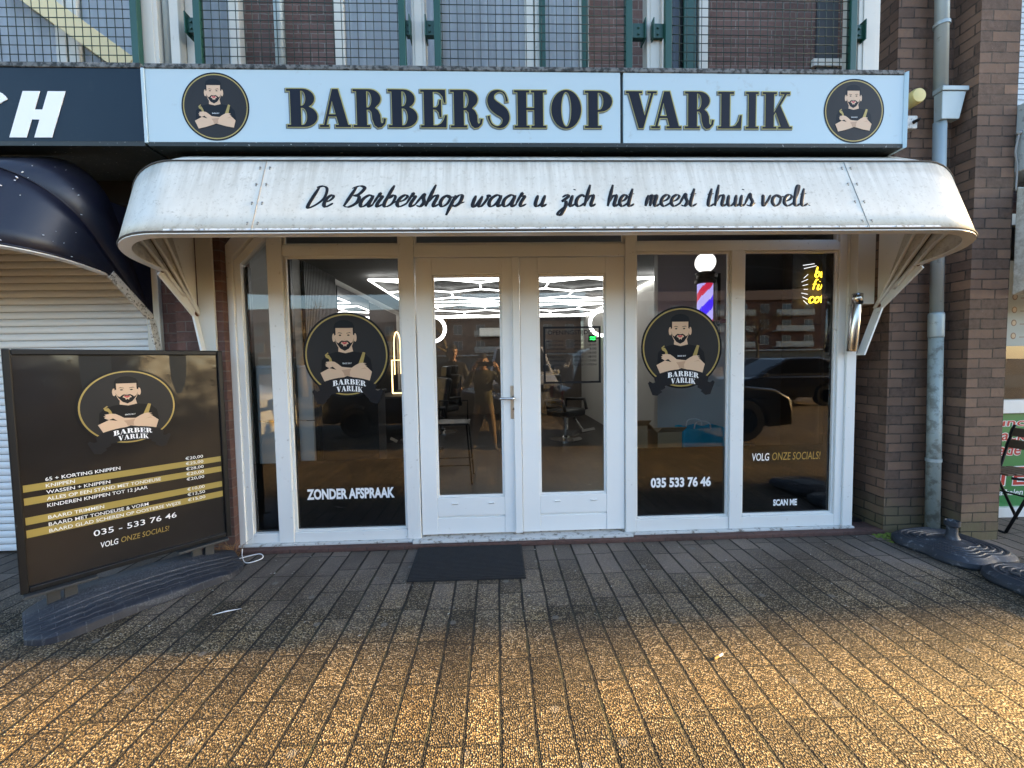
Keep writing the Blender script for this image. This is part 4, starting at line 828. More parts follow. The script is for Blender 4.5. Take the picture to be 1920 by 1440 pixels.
# ------------------------------------------------------------------ price board on its rubber foot
PL = Vector((-2.736, -.962, 0)); PU = Vector((.6656, .7463, 0)); PN = Vector((.7463, -.6656, 0)); PW = 1.041
FP = frame(PL, PU, (0, 0, 1))
PB = thing('price_board', 'black framed pavement board with white barber price list under its emblem', 'price board', tuple(PL + PU * .52))
m = MB(); Z0, Z1 = .2, 1.6
def pbox(a, b, z0, z1, n0, n1): m.obox(PL + PU * (a + b) / 2 + PN * (n0 + n1) / 2 + Vector((0, 0, (z0 + z1) / 2)), PU * (b - a) / 2, PN * (n1 - n0) / 2, (0, 0, (z1 - z0) / 2))
pbox(0, .034, Z0, Z1, -.05, .012); pbox(PW - .034, PW, Z0, Z1, -.05, .012); pbox(.034, PW - .034, Z0, Z0 + .034, -.05, .012); pbox(.034, PW - .034, Z1 - .034, Z1, -.05, .012)
m.build('frame', frame_black, PB, bevel=.006)
m = MB(); pbox(.034, PW - .034, Z0 + .034, Z1 - .034, -.04, -.012); m.build('back_panel', frame_black, PB)
FPP = frame(PL - PN * .0105, PU, (0, 0, 1))
m = MB(); n_ = 40
m.grid([[FPP(.034 + (PW - .068) * i / n_, Z0 + .034 + (Z1 - Z0 - .068) * j / n_, .004 * math.exp(-((i / n_ - .5) ** 2 + (j / n_ - .98) ** 2) * 9) * math.sin(i * .35)) for j in range(n_ + 1)] for i in range(n_ + 1)][::-1]); PO = m.build('poster', poster_film, PB, smooth=True)
FPT = frame(PL - PN * .0055, PU, (0, 0, 1)); m = MB()
for a, b in ((.781, .822), (.705, .747), (.590, .634), (.515, .560)): m.poly([[(.04, a), (PW - .04, a - .006), (PW - .04, b - .008), (.04, b)]], FPT, 0, -.001)
m.build('price_stripe', M('stripe_gold', (0.34, 0.25, 0.06), .35, var=.12, vs=3), PB)
m = MB()
for s_, x1, z, in (('65 + KORTING KNIPPEN', .45, .829), ('KNIPPEN', .245, .791), ('WASSEN + KNIPPEN', .399, .752), ('ALLES OP EEN STAND MET TONDEUSE', .648, .713), ('KINDEREN KNIPPEN TOT 12 JAAR', .577, .673), ('BAARD TRIMMEN', .364, .601), ('BAARD MET TONDEUSE & VORM', .576, .559), ('BAARD GLAD SCHEREN OP OOSTERSE WIJZE', .748, .521)):
    text(m, FPT, s_, .127, x1, z, .0215, 0, .006)
for s_, z in (('€20,00', .825), ('€25,00', .788), ('€28,00', .750), ('€20,00', .713), ('€20,00', .676), ('€10,00', .603), ('€12,50', .565), ('€15,00', .526)): text(m, FPT, s_, .789, .892, z, .021, 0, .004)
text(m, FPT, '035 - 533 76 46', .309, .721, .435, .038, 0, .003); text(m, FPT, 'VOLG', .334, .416, .352, .036, 0, .012, .08); text(m, FPT, 'ONZE SOCIALS!', .430, .674, .354, .036, 0, .0, .1, 1)
m.build('lettering', [letter_white, gold], PB)
emblem(frame(PL - PN * .0060 + PU * .513 + Vector((0, 0, 1.231)), PU, (0, 0, 1), .245), PB, True, .00006)
gb = M('grey_bracket', (0.035, 0.037, 0.037), .5, var=.25)
for s_ in (.16, .86):
    for ds in (-.035, .035): m = MB(); pbox(s_ + ds - .028, s_ + ds + .028, .06, .182, -.035 + ds * .3, .012 + ds * .3); m.build('leg', gb, PB, bevel=.003)
    m = MB(); pbox(s_ - .15, s_ + .15, .182, .199, -.07, .055); m.build('leg_plate', gb, PB, bevel=.003)
m = MB(); P = []
for i in range(49):
    u = i / 48; row = []; end = 1 - abs(2 * u - 1) ** 7 * .42; nf_ = (.38 - .035 * u) * end - .055 * math.sin(math.pi * u); nb_ = -.30 * end; e2 = 1 - abs(2 * u - 1) ** 3 * .42
    prof = [(0, .0), (0, .05), (.02, .056), (.10, .066), (.20, .082), (.32, .104), (.42, .118), (.5, .122), (.56, .119), (.60, .112), (.66, .104), (.665, .0985), (.74, .093), (.745, .088), (.82, .081), (.825, .0765), (.90, .069), (.905, .065), (.965, .058), (.99, .050), (1.0, .042), (1.01, .0)]
    for t, hgt in prof:
        n = nb_ + (nf_ - nb_) * t; cl = 1.0 if .08 < (u * 9) % 1 or t < .7 else .93
        row.append(PL + PU * (.0 + 1.05 * u) + PN * n + Vector((0, 0, max(.001, hgt * 1.06 * e2 * cl))))
    P.append(row)
m.grid(P); m.add(P[0], [tuple(range(len(P[0])))]); m.add(P[-1], [tuple(reversed(range(len(P[-1]))))])
def foot_mat():
    mm, nt, p = nmat('rubber_foot'); co = objco(nt); mp = nd(nt, 'ShaderNodeMapping'); mp.inputs['Rotation'].default_value = (0, 0, -math.atan2(PU.y, PU.x)); lk(nt, co, mp.inputs['Vector'])
    b = nd(nt, 'ShaderNodeTexBrick'); lk(nt, mp.outputs[0], b.inputs['Vector']); b.inputs['Scale'].default_value = 1; b.inputs['Brick Width'].default_value = .11; b.inputs['Row Height'].default_value = .042; b.inputs['Mortar Size'].default_value = .0035; b.inputs['Mortar Smooth'].default_value = .5
    sz = nd(nt, 'ShaderNodeSeparateXYZ'); lk(nt, co, sz.inputs[0]); f = ramp(nt, math_(nt, 'ADD', math_(nt, 'MULTIPLY', sz.outputs[2], 5.0), math_(nt, 'MULTIPLY', noise(nt, co, 8, 6, .7), .7)), [(.66, 0.08), (.94, 1.0)]); sp = ramp(nt, noise(nt, co, 120, 3), [(.45, .2), (.7, 1.0)])
    c = mixc(nt, math_(nt, 'MULTIPLY', f, sp), (0.010, 0.013, 0.021), (0.12, 0.123, 0.128)); c = mixc(nt, math_(nt, 'MULTIPLY', math_(nt, 'MULTIPLY', b.outputs['Fac'], sp), .45), c, (0.16, 0.16, 0.16))
    lk(nt, c, p.inputs['Base Color']); p.inputs['Roughness'].default_value = .6
    h = math_(nt, 'ADD', math_(nt, 'MULTIPLY', b.outputs['Fac'], .8), math_(nt, 'MULTIPLY', noise(nt, co, 150, 3), .25)); bump(nt, p, h, .5, .004); return mm
m.build('foot', foot_mat(), PB, auto=28)

# ------------------------------------------------------------------ doormat, parasol feet, odds and ends on the ground
m = MB(); a = [(-.652, -.085), (.176, -.088), (.174, -.608), (-.634, -.604)]
m.poly([a[::-1]], lambda x, y, z=0: Vector((x, y, z)), .013, .002)
k = 0
for r_ in range(25):
    y = -.585 + r_ * .0195
    m.box(-.625, .165, y - .0055, y + .0055, .0148, .0215)
DM = tag(m.build('doormat', rubber, bevel=.002, origin=(-.24, -.35, 0)), 'black ribbed rubber doormat on the pavers before the left door', 'doormat')
def parasol_foot(cx, cy, label, rot, stem=True):
    T = thing('parasol_base', label, 'parasol base', (cx, cy, 0), 'black plastic parasol bases by the piers')
    m = MB(); cr, sr = math.cos(rot), math.sin(rot)
    def ring(h_, z, p=3.4):
        o = []
        for i in range(48):
            q = 2 * math.pi * i / 48; c, s_ = math.cos(q), math.sin(q); k = h_ / (abs(c) ** p + abs(s_) ** p) ** (1 / p)
            dip = 1 - .10 * math.exp(-((q - math.pi) / .28) ** 2) - .1 * math.exp(-((q - math.pi * 1.5) / .25) ** 2)
            x, y = k * c * dip, k * s_ * dip * 1.08; o.append(Vector((cx + x * cr - y * sr, cy + x * sr + y * cr, z)))
        return o
    rows = [ring(.265, .002), ring(.278, .02), ring(.275, .05), ring(.258, .068)]
    for k in range(5): h_ = .245 - k * .03; z = .074 + k * .0035; rows += [ring(h_, z), ring(h_ - .004, z + .006), ring(h_ - .016, z + .006), ring(h_ - .02, z + .001)]
    rows.append(ring(.06, .096, 2)); m.grid([r + [r[0]] for r in rows]); m.add(rows[-1], [tuple(range(48))]); m.build('tank', plastic_dark, T, auto=35)
    if stem:
        m = MB(); m.lathe([(.05, .0), (.042, .012), (.034, .03), (.032, .09), (.045, .1), (.046, .135), (.04, .137), (.034, .11), (.0, .108)], (cx + .03, cy + .02, .094), 20); m.build('stem_socket', plastic_dark, T, auto=35)
    m = MB(); m.lathe([(.02, 0), (.022, .012), (.0, .014)], (cx - .17, cy + .1, .085), 12); m.build('filler_cap', plastic_dark, T)
parasol_foot(3.39, -.43, 'black plastic parasol base with stem socket standing against the brick pier', R(8))
parasol_foot(3.42, -1.03, 'black plastic parasol base without socket at the right edge, in front of the other', R(-6), False)
# white cable at the left window foot
m = MB(); pts = catmull([(-2.02, -.10, .05), (-1.98, -.17, .02), (-1.9, -.25, .008), (-1.82, -.19, .012), (-1.87, -.13, .02), (-1.97, -.16, .012), (-2.03, -.2, .007)], 8); m.tube(pts, .0036, 6); tag(m.build('cable', letter_white, smooth=True, origin=(-1.95, -.17, 0)), 'short white cable looped on the ground beside the price board foot', 'cable')
m = MB(); random.seed(3)
straw = M('dry_grass', (0.28, 0.15, 0.06), .8, var=.4, vs=30)
for k in range(70):
    x, y = -2.13 + random.gauss(0, .05), -.15 + random.gauss(0, .03); h_ = random.uniform(.03, .13); dx, dy = random.gauss(0, .06), random.gauss(0, .04)
    m.tube([(x, y, .0), (x + dx * .4, y + dy * .4, h_ * .7), (x + dx, y + dy, h_)], [.0022, .0018, .0006], 4)
tag(m.build('dry_weeds', straw, origin=(-2.13, -.15, 0)), 'tuft of dry reddish weeds at the corner of the left window frame', 'weeds')
m = MB(); m.tube([(1.045, -1.435, .0065), (1.075, -1.42, .0075)], .005, 8, 0); m.tube([(1.075, -1.42, .0075), (1.1, -1.408, .009)], .0052, 8, 1); tag(m.build('cigarette_butt', [M('cigarette_filter', (0.55, 0.32, 0.1), .8), letter_white], origin=(1.07, -1.42, 0)), 'cigarette butt lying on the sunlit pavers at lower right', 'cigarette butt')
m = MB(); m.tube([(-1.72, -.90, .005), (-1.66, -.87, .006), (-1.585, -.845, .005)], [.001, .004, .001], 5); tag(m.build('straw_piece', letter_white, origin=(-1.65, -.87, 0)), 'pale sliver of straw on the pavers in front of the price board foot', 'litter')
m = MB(); random.seed(21)
for k in range(170):
    x = random.uniform(-2.6, 3.4); y = -.12 - abs(random.gauss(0, .55)); s_ = random.uniform(.003, .011); q = random.random() * 6.28
    if -.7 < x < .2 and y > -.62: continue
    c, s2 = math.cos(q) * s_, math.sin(q) * s_
    m.add([(x - c, y - s2, .003), (x + s2 * .4, y - c * .4, .005), (x + c, y + s2, .004), (x - s2 * .4, y + c * .4, .006)], [(0, 1, 2, 3)], random.choice((0, 0, 1)))
lit = m.build('leaf_litter', [M('pale_litter', (0.5, 0.48, 0.42), .8, var=.3, vs=60), M('brown_leaf', (0.14, 0.09, 0.04), .8, var=.3)]); lit['kind'] = 'stuff'; lit['label'] = 'tiny pale flecks and leaf bits scattered on the pavers'
m = MB(); random.seed(22)
for k in range(420):
    x = random.uniform(3.12, 3.3) + random.gauss(0, .02); y = random.uniform(-.2, .25) - abs(random.gauss(0, .03)); 
    if x > 3.2 and y > -.09: x = 3.19 - random.random() * .06
    r_ = random.uniform(.006, .018); m.lathe([(r_, 0), (r_ * .7, r_ * .35), (r_ * .2, r_ * .5)], (x, y, .001), 6)
ms = m.build('moss', moss, smooth=True); ms['kind'] = 'stuff'; ms['label'] = 'moss along the foot of the right brick pier'

# ------------------------------------------------------------------ the snack shop at the right edge
RSH = thing('snack_shop_front', 'white shop window with menu poster and green lettered panel at the right edge', 'shopfront', (5, .2, 0))
m = MB(); m.box(3.98, 4.06, .16, .24, .0, 2.7); m.box(4.06, 6.2, .16, .24, 0.0, .09); m.box(4.06, 6.2, .15, .24, .95, 1.07); m.box(4.06, 6.2, .16, .24, 2.6, 2.7); m.build('frame', white_paint, RSH, bevel=.005)
m = MB(); m.box(4.06, 6.2, .2, .22, .09, .95); m.build('green_panel', M('green_print', (0.01, 0.19, 0.045), .4, var=.1), RSH)
FG = frame((0, .199, 0)); m = MB()
for s_, x0, x1, z, h_, sh_ in (('snacks', 4.40, 4.84, .70, .10, .15), ('lunch', 4.66 - .2, 4.86, .86 - .03, .07, .15), ('salade', 4.38, 4.74, .565, .11, .15), ('ETEN', 4.38, 5.0, .29, .17, .08)):
    text(m, FG, s_, x0 - .004, x1 + .004, z, h_, .0004, .05, sh_, 0); text(m, FG, s_, x0, x1, z, h_, .0012, .015, sh_, 1)
text(m, FG, 'gratis bij afhalen', 4.25, 4.78, .195, .055, .0012, .01, .15, 0)
m.build('lettering', [letter_white, M('red_print', (0.5, 0.02, 0.02), .4)], RSH)
m = MB(); m.box(4.06, 6.2, .30, .42, .09, 2.7); m.build('dark_room', M('brown_interior', (0.09, 0.055, 0.04), .7, var=.3), RSH)
m = MB(); m.box(4.30, 5.6, .186, .192, 1.55, 2.3); m.build('menu_poster', M('poster_white', (0.42, 0.47, 0.45), .6, var=.08), RSH)
m = MB(); FG2 = frame((0, .1855, 0))
for i in range(3):
    for k in range(6): m.poly([ell(4.605 + i * .23, 1.64 + k * .115, .026, .03, 16)], FG2, 0, 0, 0); m.poly([ell(4.605 + i * .23, 1.64 + k * .115, .017, .02, 12)], FG2, 0, .0005, 1); m.poly([[(4.66 + i * .23, 1.625 + k * .115), (4.74 + i * .23, 1.625 + k * .115), (4.74 + i * .23, 1.632 + k * .115), (4.66 + i * .23, 1.632 + k * .115)]], FG2, 0, 0, 0)
m.build('menu_picture', [M('menu_brown', (0.2, 0.13, 0.09), .5), M('menu_cream', (0.5, 0.38, 0.26), .5)], RSH)
m = MB(); m.add([(4.06, .195, .95), (6.2, .195, .95), (6.2, .195, 2.6), (4.06, .195, 2.6)], [(0, 1, 2, 3)]); m.build('window_pane', glass, RSH)
m = MB()
for k in range(40): m.box(3.98, 6.2, .405, .419, 3.38 + k * .048, 3.42 + k * .048)
tag(m.build('window_blind', M('blind_white', (0.62, 0.68, 0.7), .6, var=.05), origin=(5, .4, 3.4)), 'white horizontal blinds in the upper window at the right edge', 'blind')
m = MB(); m.box(3.982, 6.2, -.32, .1, 2.86, 3.36); tag(m.build('fascia_box', M('grey_fascia', (0.36, 0.39, 0.38), .7, var=.15, dirt=(.14, .14, .13), dth=.6), bevel=.01, origin=(5, -.2, 2.9)), 'weathered grey fascia box on the right shop above its white canopy', 'fascia')
m = MB(); m.add([(x, y, z) for x in (3.985, 6.2) for y, z in ((-.27, 2.75), (-.8, 2.52), (-.98, 2.22), (-.27, 1.93))], [(0, 1, 2, 3), (7, 6, 5, 4), (0, 4, 5, 1), (1, 5, 6, 2), (2, 6, 7, 3), (3, 7, 4, 0)]); tag(m.build('closed_canopy', canopy_white, bevel=.01, origin=(5, -.3, 2.0)), 'white sheet canopy of the shop at the right edge, partly cut off', 'canopy')
m = MB(); m.tube(catmull([(3.97, -.285, 3.14), (3.955, -.29, 3.1), (3.945, -.285, 3.0), (3.97, -.28, 2.9), (3.975, -.275, 2.72)], 6), .006, 6); m.tube([(3.955, -.285, 3.135), (3.985, -.285, 3.15)], .014, 8); tag(m.build('loose_wire', concrete, smooth=True, origin=(3.96, -.28, 2.9)), 'loose grey wire hanging down the corner of the right brick pier', 'wire')
FC = thing('folding_chair', 'black metal folding chair with brown wooden slats at the right edge', 'chair', (4.4, -.05, 0))
m = MB()
for y in (-.19, .08):
    m.tube([(4.13, y, .02), (4.40, y, .48), (4.52, y, .86)], .011, 8); m.tube([(4.58, y, .02), (4.36, y, .44), (4.17, y, .47)], .011, 8)
m.tube([(4.13, -.19, .02), (4.13, .08, .02)], .01, 6); m.tube([(4.3, -.19, .31), (4.3, .08, .31)], .008, 6); m.build('frame', letter_black, FC, smooth=True)
m = MB()
for k in range(5): m.box(4.14 + k * .075, 4.20 + k * .075, -.18, .07, .485, .5)
m.build('seat', M('brown_slat', (0.09, 0.055, 0.035), .6, var=.3), FC, bevel=.003)
m = MB()
for z in (.70, .80): m.obox((4.475 + (z - .7) * .3, -.055, z), (.012, 0, .0), (0, .15, 0), (0.012, 0, .035))
m.build('backrest', MATS['brown_slat'], FC, bevel=.003)
m = MB(); m.tube(arc_pts := [(4.24 + .035 * math.cos(q / 12 * 6.283), .14, 1.0 + .05 * math.sin(q / 12 * 6.283)) for q in range(13)], .008, 6); tag(m.build('iron_ring', letter_black, smooth=True, origin=(4.24, .14, 1.0)), 'small black ring fixed to the white rail of the right shop window', 'ring')

# ------------------------------------------------------------------ inside the salon
def hexlight(x0, x1, y0, y1, label):
    T = thing('hexagon_light', label, 'ceiling light', ((x0 + x1) / 2, (y0 + y1) / 2, 2.66), 'white hexagon ceiling lights')
    z = 2.655; r_ = .0115; m = MB()
    for p in (((x0, y0), (x1, y0)), ((x1, y0), (x1, y1)), ((x1, y1), (x0, y1)), ((x0, y1), (x0, y0))): m.tube([(*p[0], z), (*p[1], z)], r_ * 1.1, 6)
    m.build('border_tube', led, T)
    w = (x1 - x0) / 4; a = (y1 - y0) / 4.0; m = MB()     # hexagons: width w, side a
    def seg(p, q):
        (ax, ay), (bx, by) = p, q
        if min(ax, bx) < x0 - 1e-6 or max(ax, bx) > x1 + 1e-6 or min(ay, by) < y0 - 1e-6 or max(ay, by) > y1 + 1e-6: return
        m.tube([(ax, ay, z), (bx, by, z)], r_, 6)
    for rw in range(4):
        for c in range(-1, 7):
            cx_ = x0 + (c + (.5 if rw % 2 else 0)) * w; cy = y0 + a * .5 + rw * a * 1.5 - a * .5
            seg((cx_, cy), (cx_ + w / 2, cy + a * .5)); seg((cx_, cy), (cx_ - w / 2, cy + a * .5)); seg((cx_ + w / 2, cy + a * .5), (cx_ + w / 2, cy + a * 1.5))
    m.build('hexagon_tube', led, T)
    m = MB()
    for i in range(4):
        for j in range(3): m.tube([(x0 + (x1 - x0) * (i + .5) / 4, y0 + (y1 - y0) * (j + .5) / 3, 2.66), (x0 + (x1 - x0) * (i + .5) / 4, y0 + (y1 - y0) * (j + .5) / 3, 2.72)], .003, 4)
    m.build('hanger', steel, T)
hexlight(-1.76, 2.33, 2.55, 4.72, 'hexagon grid of white light tubes on the salon ceiling, nearer the door')
hexlight(-1.76, 2.33, 5.15, 7.5, 'hexagon grid of white light tubes at the back of the salon ceiling')
for x, y, z, lb in ((-1.2, 4.6, 2.13, 'glowing white ring light seen in the left door glass'), (2.04, 4.6, 2.2, 'glowing white ring light behind the opening hours on the right door')):
    m = MB(); m.tube([(x + .235 * math.cos(q * math.pi / 18), y, z + .235 * math.sin(q * math.pi / 18)) for q in range(37)], .032, 8, flat=None); T = tag(m.build('ring_light', led_ring, smooth=True, origin=(x, y, z)), lb, 'ring light', 'glowing ring lights in the salon')
    m = MB(); m.tube([(x, y, z + .26), (x, y, 2.72)], .006, 6); o = m.build('cord', letter_black, None, origin=(0, 0, 0)); o.parent = T; o.matrix_parent_inverse = Matrix.Translation((-x, -y, -z))
m = MB(); m.box(-2.279, -2.262, 2.74, 4.22, .95, 2.62); tag(m.build('wall_mirror', mirror, origin=(-2.27, 3.4, 1)), 'large wall mirror reflecting the hexagon lights behind the left emblem', 'mirror')
LP = thing('reflection_panel', 'added pale grey panel standing for a van reflection in the left windows', 'reflection stand-in', (-1.9, .12, .04)); LP['kind'] = 'thing'  # added panel: its pale colour stands for the reflection of a white van
pg = M('reflection_grey_paint', (0.72, 0.72, 0.69), .45, var=.06)
m = MB(); m.box(-2.29, -1.52, .105, .135, .04, 1.02); m.box(-2.29, -1.52, .107, .133, 1.028, 1.46); m.build('panel', pg, LP, bevel=.004)  # added panel, stands for the van reflection
m = MB(); m.box(-2.29, -1.515, .10, .14, 1.461, 1.485); m.build('reflection_panel_rail', letter_white, LP, bevel=.004)
m = MB(); m.box(-2.2, -1.5, 1.9, 2.25, .04, 1.12); m.box(-2.22, -1.48, 1.88, 2.27, 1.121, 1.15, 1); CB = tag(m.build('cabinet', [int_grey, int_dark], bevel=.004, origin=(-1.85, 2.1, .04)), 'dark grey cabinet behind the left window below the emblem', 'cabinet')
m = MB(); m.box(-2.25, -1.75, 4.3, 7.8, .04, .85); m.box(-2.26, -1.72, 4.28, 7.82, .851, .89, 1); tag(m.build('counter', [int_dark, int_grey], bevel=.004, origin=(-2, 6, .04)), 'long dark styling counter along the left salon wall', 'counter')
m = MB(); m.tube([(-2.235, 5.85, 1.25), (-2.235, 5.85, 1.9)] + [(-2.235, 6.15 - .3 * math.cos(q * math.pi / 12), 1.9 + .3 * math.sin(q * math.pi / 12)) for q in range(1, 12)] + [(-2.235, 6.45, 1.9), (-2.235, 6.45, 1.25)], .014, 6); tag(m.build('arch_light', led_warm, smooth=True, origin=(-2.235, 6.15, 1.25)), 'thin warm arch shaped light strip on the left salon wall', 'light')
m = MB(); m.tube([(-1.9, 4.27, .95), (-1.9, 4.27, 1.55), (-1.55, 4.27, 1.55), (-1.55, 4.27, .95), (-1.9, 4.27, .95)], .014, 6); tag(m.build('frame_light', led_warm, origin=(-1.7, 4.27, .95)), 'warm gold rectangular light frame behind the right edge of the left emblem', 'light')
m = MB(); m.box(-.45, .42, 7.95, 8.18, 2.18, 2.42); tag(m.build('air_conditioner', box_pl, bevel=.03, origin=(0, 8.1, 2.2)), 'white air conditioner on the back wall seen through the left door', 'air conditioner')
def barber_chair(x, y, label, rot=0.0):
    T = thing('barber_chair', label, 'barber chair', (0, 0, 0), 'black barber chairs in the salon')
    m = MB(); m.lathe([(.3, 0), (.3, .02), (.08, .05), (.05, .08), (.05, .42)], (0, 0, 0), 24); m.build('base', chrome, T, auto=35)
    m = MB(); m.box(-.27, .27, -.27, .25, .44, .58); m.build('seat', leather, T, bevel=.05, seg=3)
    m = MB(); m.obox((0, .3, .88), (.26, 0, 0), (0, .055, -.01), (0, .06, .32)); m.build('backrest', leather, T, bevel=.05, seg=3)
    m = MB(); m.obox((0, .4, 1.3), (.13, 0, 0), (0, .045, 0), (0, .01, .09)); m.build('headrest', leather, T, bevel=.03, seg=3)
    for sx in (-1, 1): m = MB(); m.tube([(sx * .3, .25, .55), (sx * .3, .22, .72), (sx * .3, -.2, .74), (sx * .3, -.25, .55)], .03, 8); m.build('armrest', leather, T, smooth=True)
    m = MB(); m.obox((0, -.42, .2), (.18, 0, 0), (0, .1, -.04), (0, .01, .02)); m.tube([(0, -.2, .42), (0, -.42, .2)], .02, 6); m.build('footrest', chrome, T)
    T.location = (x, y, .04); T.rotation_euler = (0, 0, rot); return T
c0 = barber_chair(-1.15, 5.3, 'black barber chair standing deep in the salon on the left', R(-30))
copy_tree(c0, (-1.2, 3.5, .04), 'black barber chair behind the left window beside the emblem', R(-60))
copy_tree(c0, (1.25, 4.2, .04), 'black barber chair behind the right door near the partition', R(40))
ST = thing('bar_stool', 'black high stool with thin metal legs behind the left door', 'stool', (-.55, 1.75, .04))
m = MB(); m.box(-.78, -.34, 1.55, 1.95, .74, .765); m.build('seat', leather, ST, bevel=.01)
for sx, sy in ((-1, -1), (1, -1), (1, 1), (-1, 1)): m = MB(); m.tube([(-.56 + sx * .19, 1.75 + sy * .17, .74), (-.56 + sx * .24, 1.75 + sy * .22, .04)], .011, 6); m.build('leg', letter_black, ST, smooth=True)
m = MB(); q = [(-.56 + sx * .225, 1.75 + sy * .205, .26) for sx, sy in ((-1, -1), (1, -1), (1, 1), (-1, 1), (-1, -1))]; m.tube(q, .008, 6); m.tube([(-.74, 1.92, .76), (-.74, 1.96, 1.0), (-.38, 1.96, 1.0), (-.38, 1.92, .76)], .01, 6); m.build('foot_ring', letter_black, ST)
BP = thing('barber_pole', 'lit barber pole with red white and blue spiral and globe in the right window', 'barber pole', (1.925, .42, 1.5))
px_, py_ = 1.925, .42
m = MB(); m.lathe([(.09 * math.sin(q * math.pi / 14), -.09 * math.cos(q * math.pi / 14)) for q in range(1, 14)], (px_, py_, 2.36), 24); m.build('globe', globe_m, BP, smooth=True)
m = MB(); m.lathe([(.08, 2.165), (.09, 2.17), (.09, 2.2), (.075, 2.215), (.075, 2.25), (.085, 2.255), (.085, 2.265), (.04, 2.28)], (px_, py_, 0), 24); m.lathe([(.05, 1.5), (.085, 1.52), (.09, 1.56), (.08, 1.575)], (px_, py_, 0), 24); m.build('cap', M('bronze_cap', (0.05, 0.035, 0.022), .4, metal=.5), BP, auto=30)
m = MB(); nn_, nz = 48, 60
vs = [(px_ + .068 * math.cos(2 * math.pi * i / nn_), py_ + .068 * math.sin(2 * math.pi * i / nn_), 1.575 + .59 * k / nz) for k in range(nz + 1) for i in range(nn_)]; m.v = vs
for k in range(nz):
    for i in range(nn_):
        ph = (i / nn_ - k / nz * 1.5 + .35) % 1.0; m.f.append((k * nn_ + i, k * nn_ + (i + 1) % nn_, (k + 1) * nn_ + (i + 1) % nn_, (k + 1) * nn_ + i)); m.mi.append(1 if ph < .27 else 2 if .55 < ph < .75 else 0)
m.build('spiral_cylinder', [EM('pole_white', (.5, .45, 1.0), .16), EM('pole_blue', (.05, .02, .8), .2), EM('pole_red', (.5, .02, .06), .2)], BP, smooth=True)
m = MB(); m.box(2.03, 2.06, py_ - .02, py_ + .02, 1.5, 2.26); m.box(1.99, 2.03, py_ - .01, py_ + .01, 2.2, 2.23); m.box(1.99, 2.03, py_ - .01, py_ + .01, 1.53, 1.56); m.box(2.03, 2.06, py_ - .16, py_ + .78, 1.8, 1.83); m.build('bracket', letter_black, BP)
m = MB(); m.box(1.15, 2.6, .25, .9, .04, .60); tag(m.build('window_bench', int_grey, bevel=.005, origin=(1.9, .6, .04)), 'low bench behind the right window carrying boxes and a blue bag', 'bench')
def openbox(x0, x1, y0, y1, z0, z1, label, ang=0.15):
    T = thing('cardboard_box', label, 'box', ((x0 + x1) / 2, (y0 + y1) / 2, z0), 'brown cardboard boxes on the bench')
    m = MB(); t = .004; m.box(x0, x1, y0, y0 + t, z0, z1); m.box(x0, x1, y1 - t, y1, z0, z1); m.box(x0, x0 + t, y0 + t, y1 - t, z0, z1); m.box(x1 - t, x1, y0 + t, y1 - t, z0, z1); m.box(x0 + t, x1 - t, y0 + t, y1 - t, z0, z0 + t); m.build('carton', cardboard, T)
    m = MB(); m.obox(((x0 + x1) / 2, y0 - .05, z1 + .03), ((x1 - x0) / 2, 0, 0), (0, .05, -.03), (0, .001, .002)); m.build('flap', cardboard, T)
    m = MB(); m.obox((x0 - .04, (y0 + y1) / 2, z1 + .04), (0, (y1 - y0) / 2, 0), (.04, 0, -.04), (.002, 0, .002)); m.build('flap', cardboard, T)
openbox(1.50, 1.73, .45, .72, .602, .80, 'open brown cardboard box beside the blue bag in the right window'); openbox(1.2, 1.42, .5, .78, .602, .86, 'open brown cardboard box at the left corner of the right window')
BG = thing('carrier_bag', 'bright blue carrier bag on the bench in the right window', 'bag', (1.92, .55, .602))
m = MB(); P = [[Vector((1.74 + .39 * i / 12 + .006 * math.sin(j * 1.7 + i), y + .02 * math.sin(i * .9) * (j / 5) * (1 if y < .55 else -1), .602 + .23 * j / 5 + .008 * math.sin(i * 1.3) * j / 5)) for j in range(6)] for y, rng in ((.45, range(13)), (.64, range(12, -1, -1))) for i in rng]; m.grid(P, closed_u=True); m.build('sack', teal, BG, smooth=True)
m = MB()
for y in (.46, .63): m.tube(catmull([(1.85, y, .82), (1.87, y, .88), (1.94, y, .895), (2.0, y, .87), (2.01, y, .82)], 5), .006, 6)
m.build('handle', letter_white, BG, smooth=True)
m = MB(); FN = frame((0, .5, 0)); NN = Vector((0, -1, 0)); script_word(m, FN, NN, 'but', 3.02, 3.17, 2.235, .052, .15, .13); 
SCR['f'] = (.6, [[(.55, 1.75), (.3, 1.8), (.15, 1.2), (.1, 0)], [(-.12, .95), (.45, 1.0)]])
script_word(m, FN, NN, 'firs', 3.0, 3.19, 2.118, .052, .15, .13); script_word(m, FN, NN, 'coff', 2.97, 3.17, 1.995, .056, .15, .13)
for f in range(len(m.v)): pass
NT = tag(m.build('neon_sign', neon_y, smooth=True, origin=(3.07, .5, 2.0)), 'yellow neon lettering cut off at the right edge of the right window', 'neon sign')
m = MB()
for a in range(7): zz = 2.12 + .035 * a - .1; m.tube([(2.93 - .01 * (a % 3), .52, zz), (2.97, .52, zz + .012 * (a - 3))], .003, 5)
m.tube([(2.93, .52, 2.32), (3.05, .52, 2.345)], .003, 5); m.tube([(2.92, .52, 2.35), (3.03, .52, 2.365)], .003, 5)
o = m.build('light_dash', neon_w, None); o.parent = NT; o.matrix_parent_inverse = Matrix.Translation((-3.07, -.5, -2.0))
m = MB(); m.box(2.85, 3.19, .56, .58, 1.8, 2.5); o = m.build('backing_board', int_dark, None); o.parent = NT; o.matrix_parent_inverse = Matrix.Translation((-3.07, -.5, -2.0))
m = MB(); 
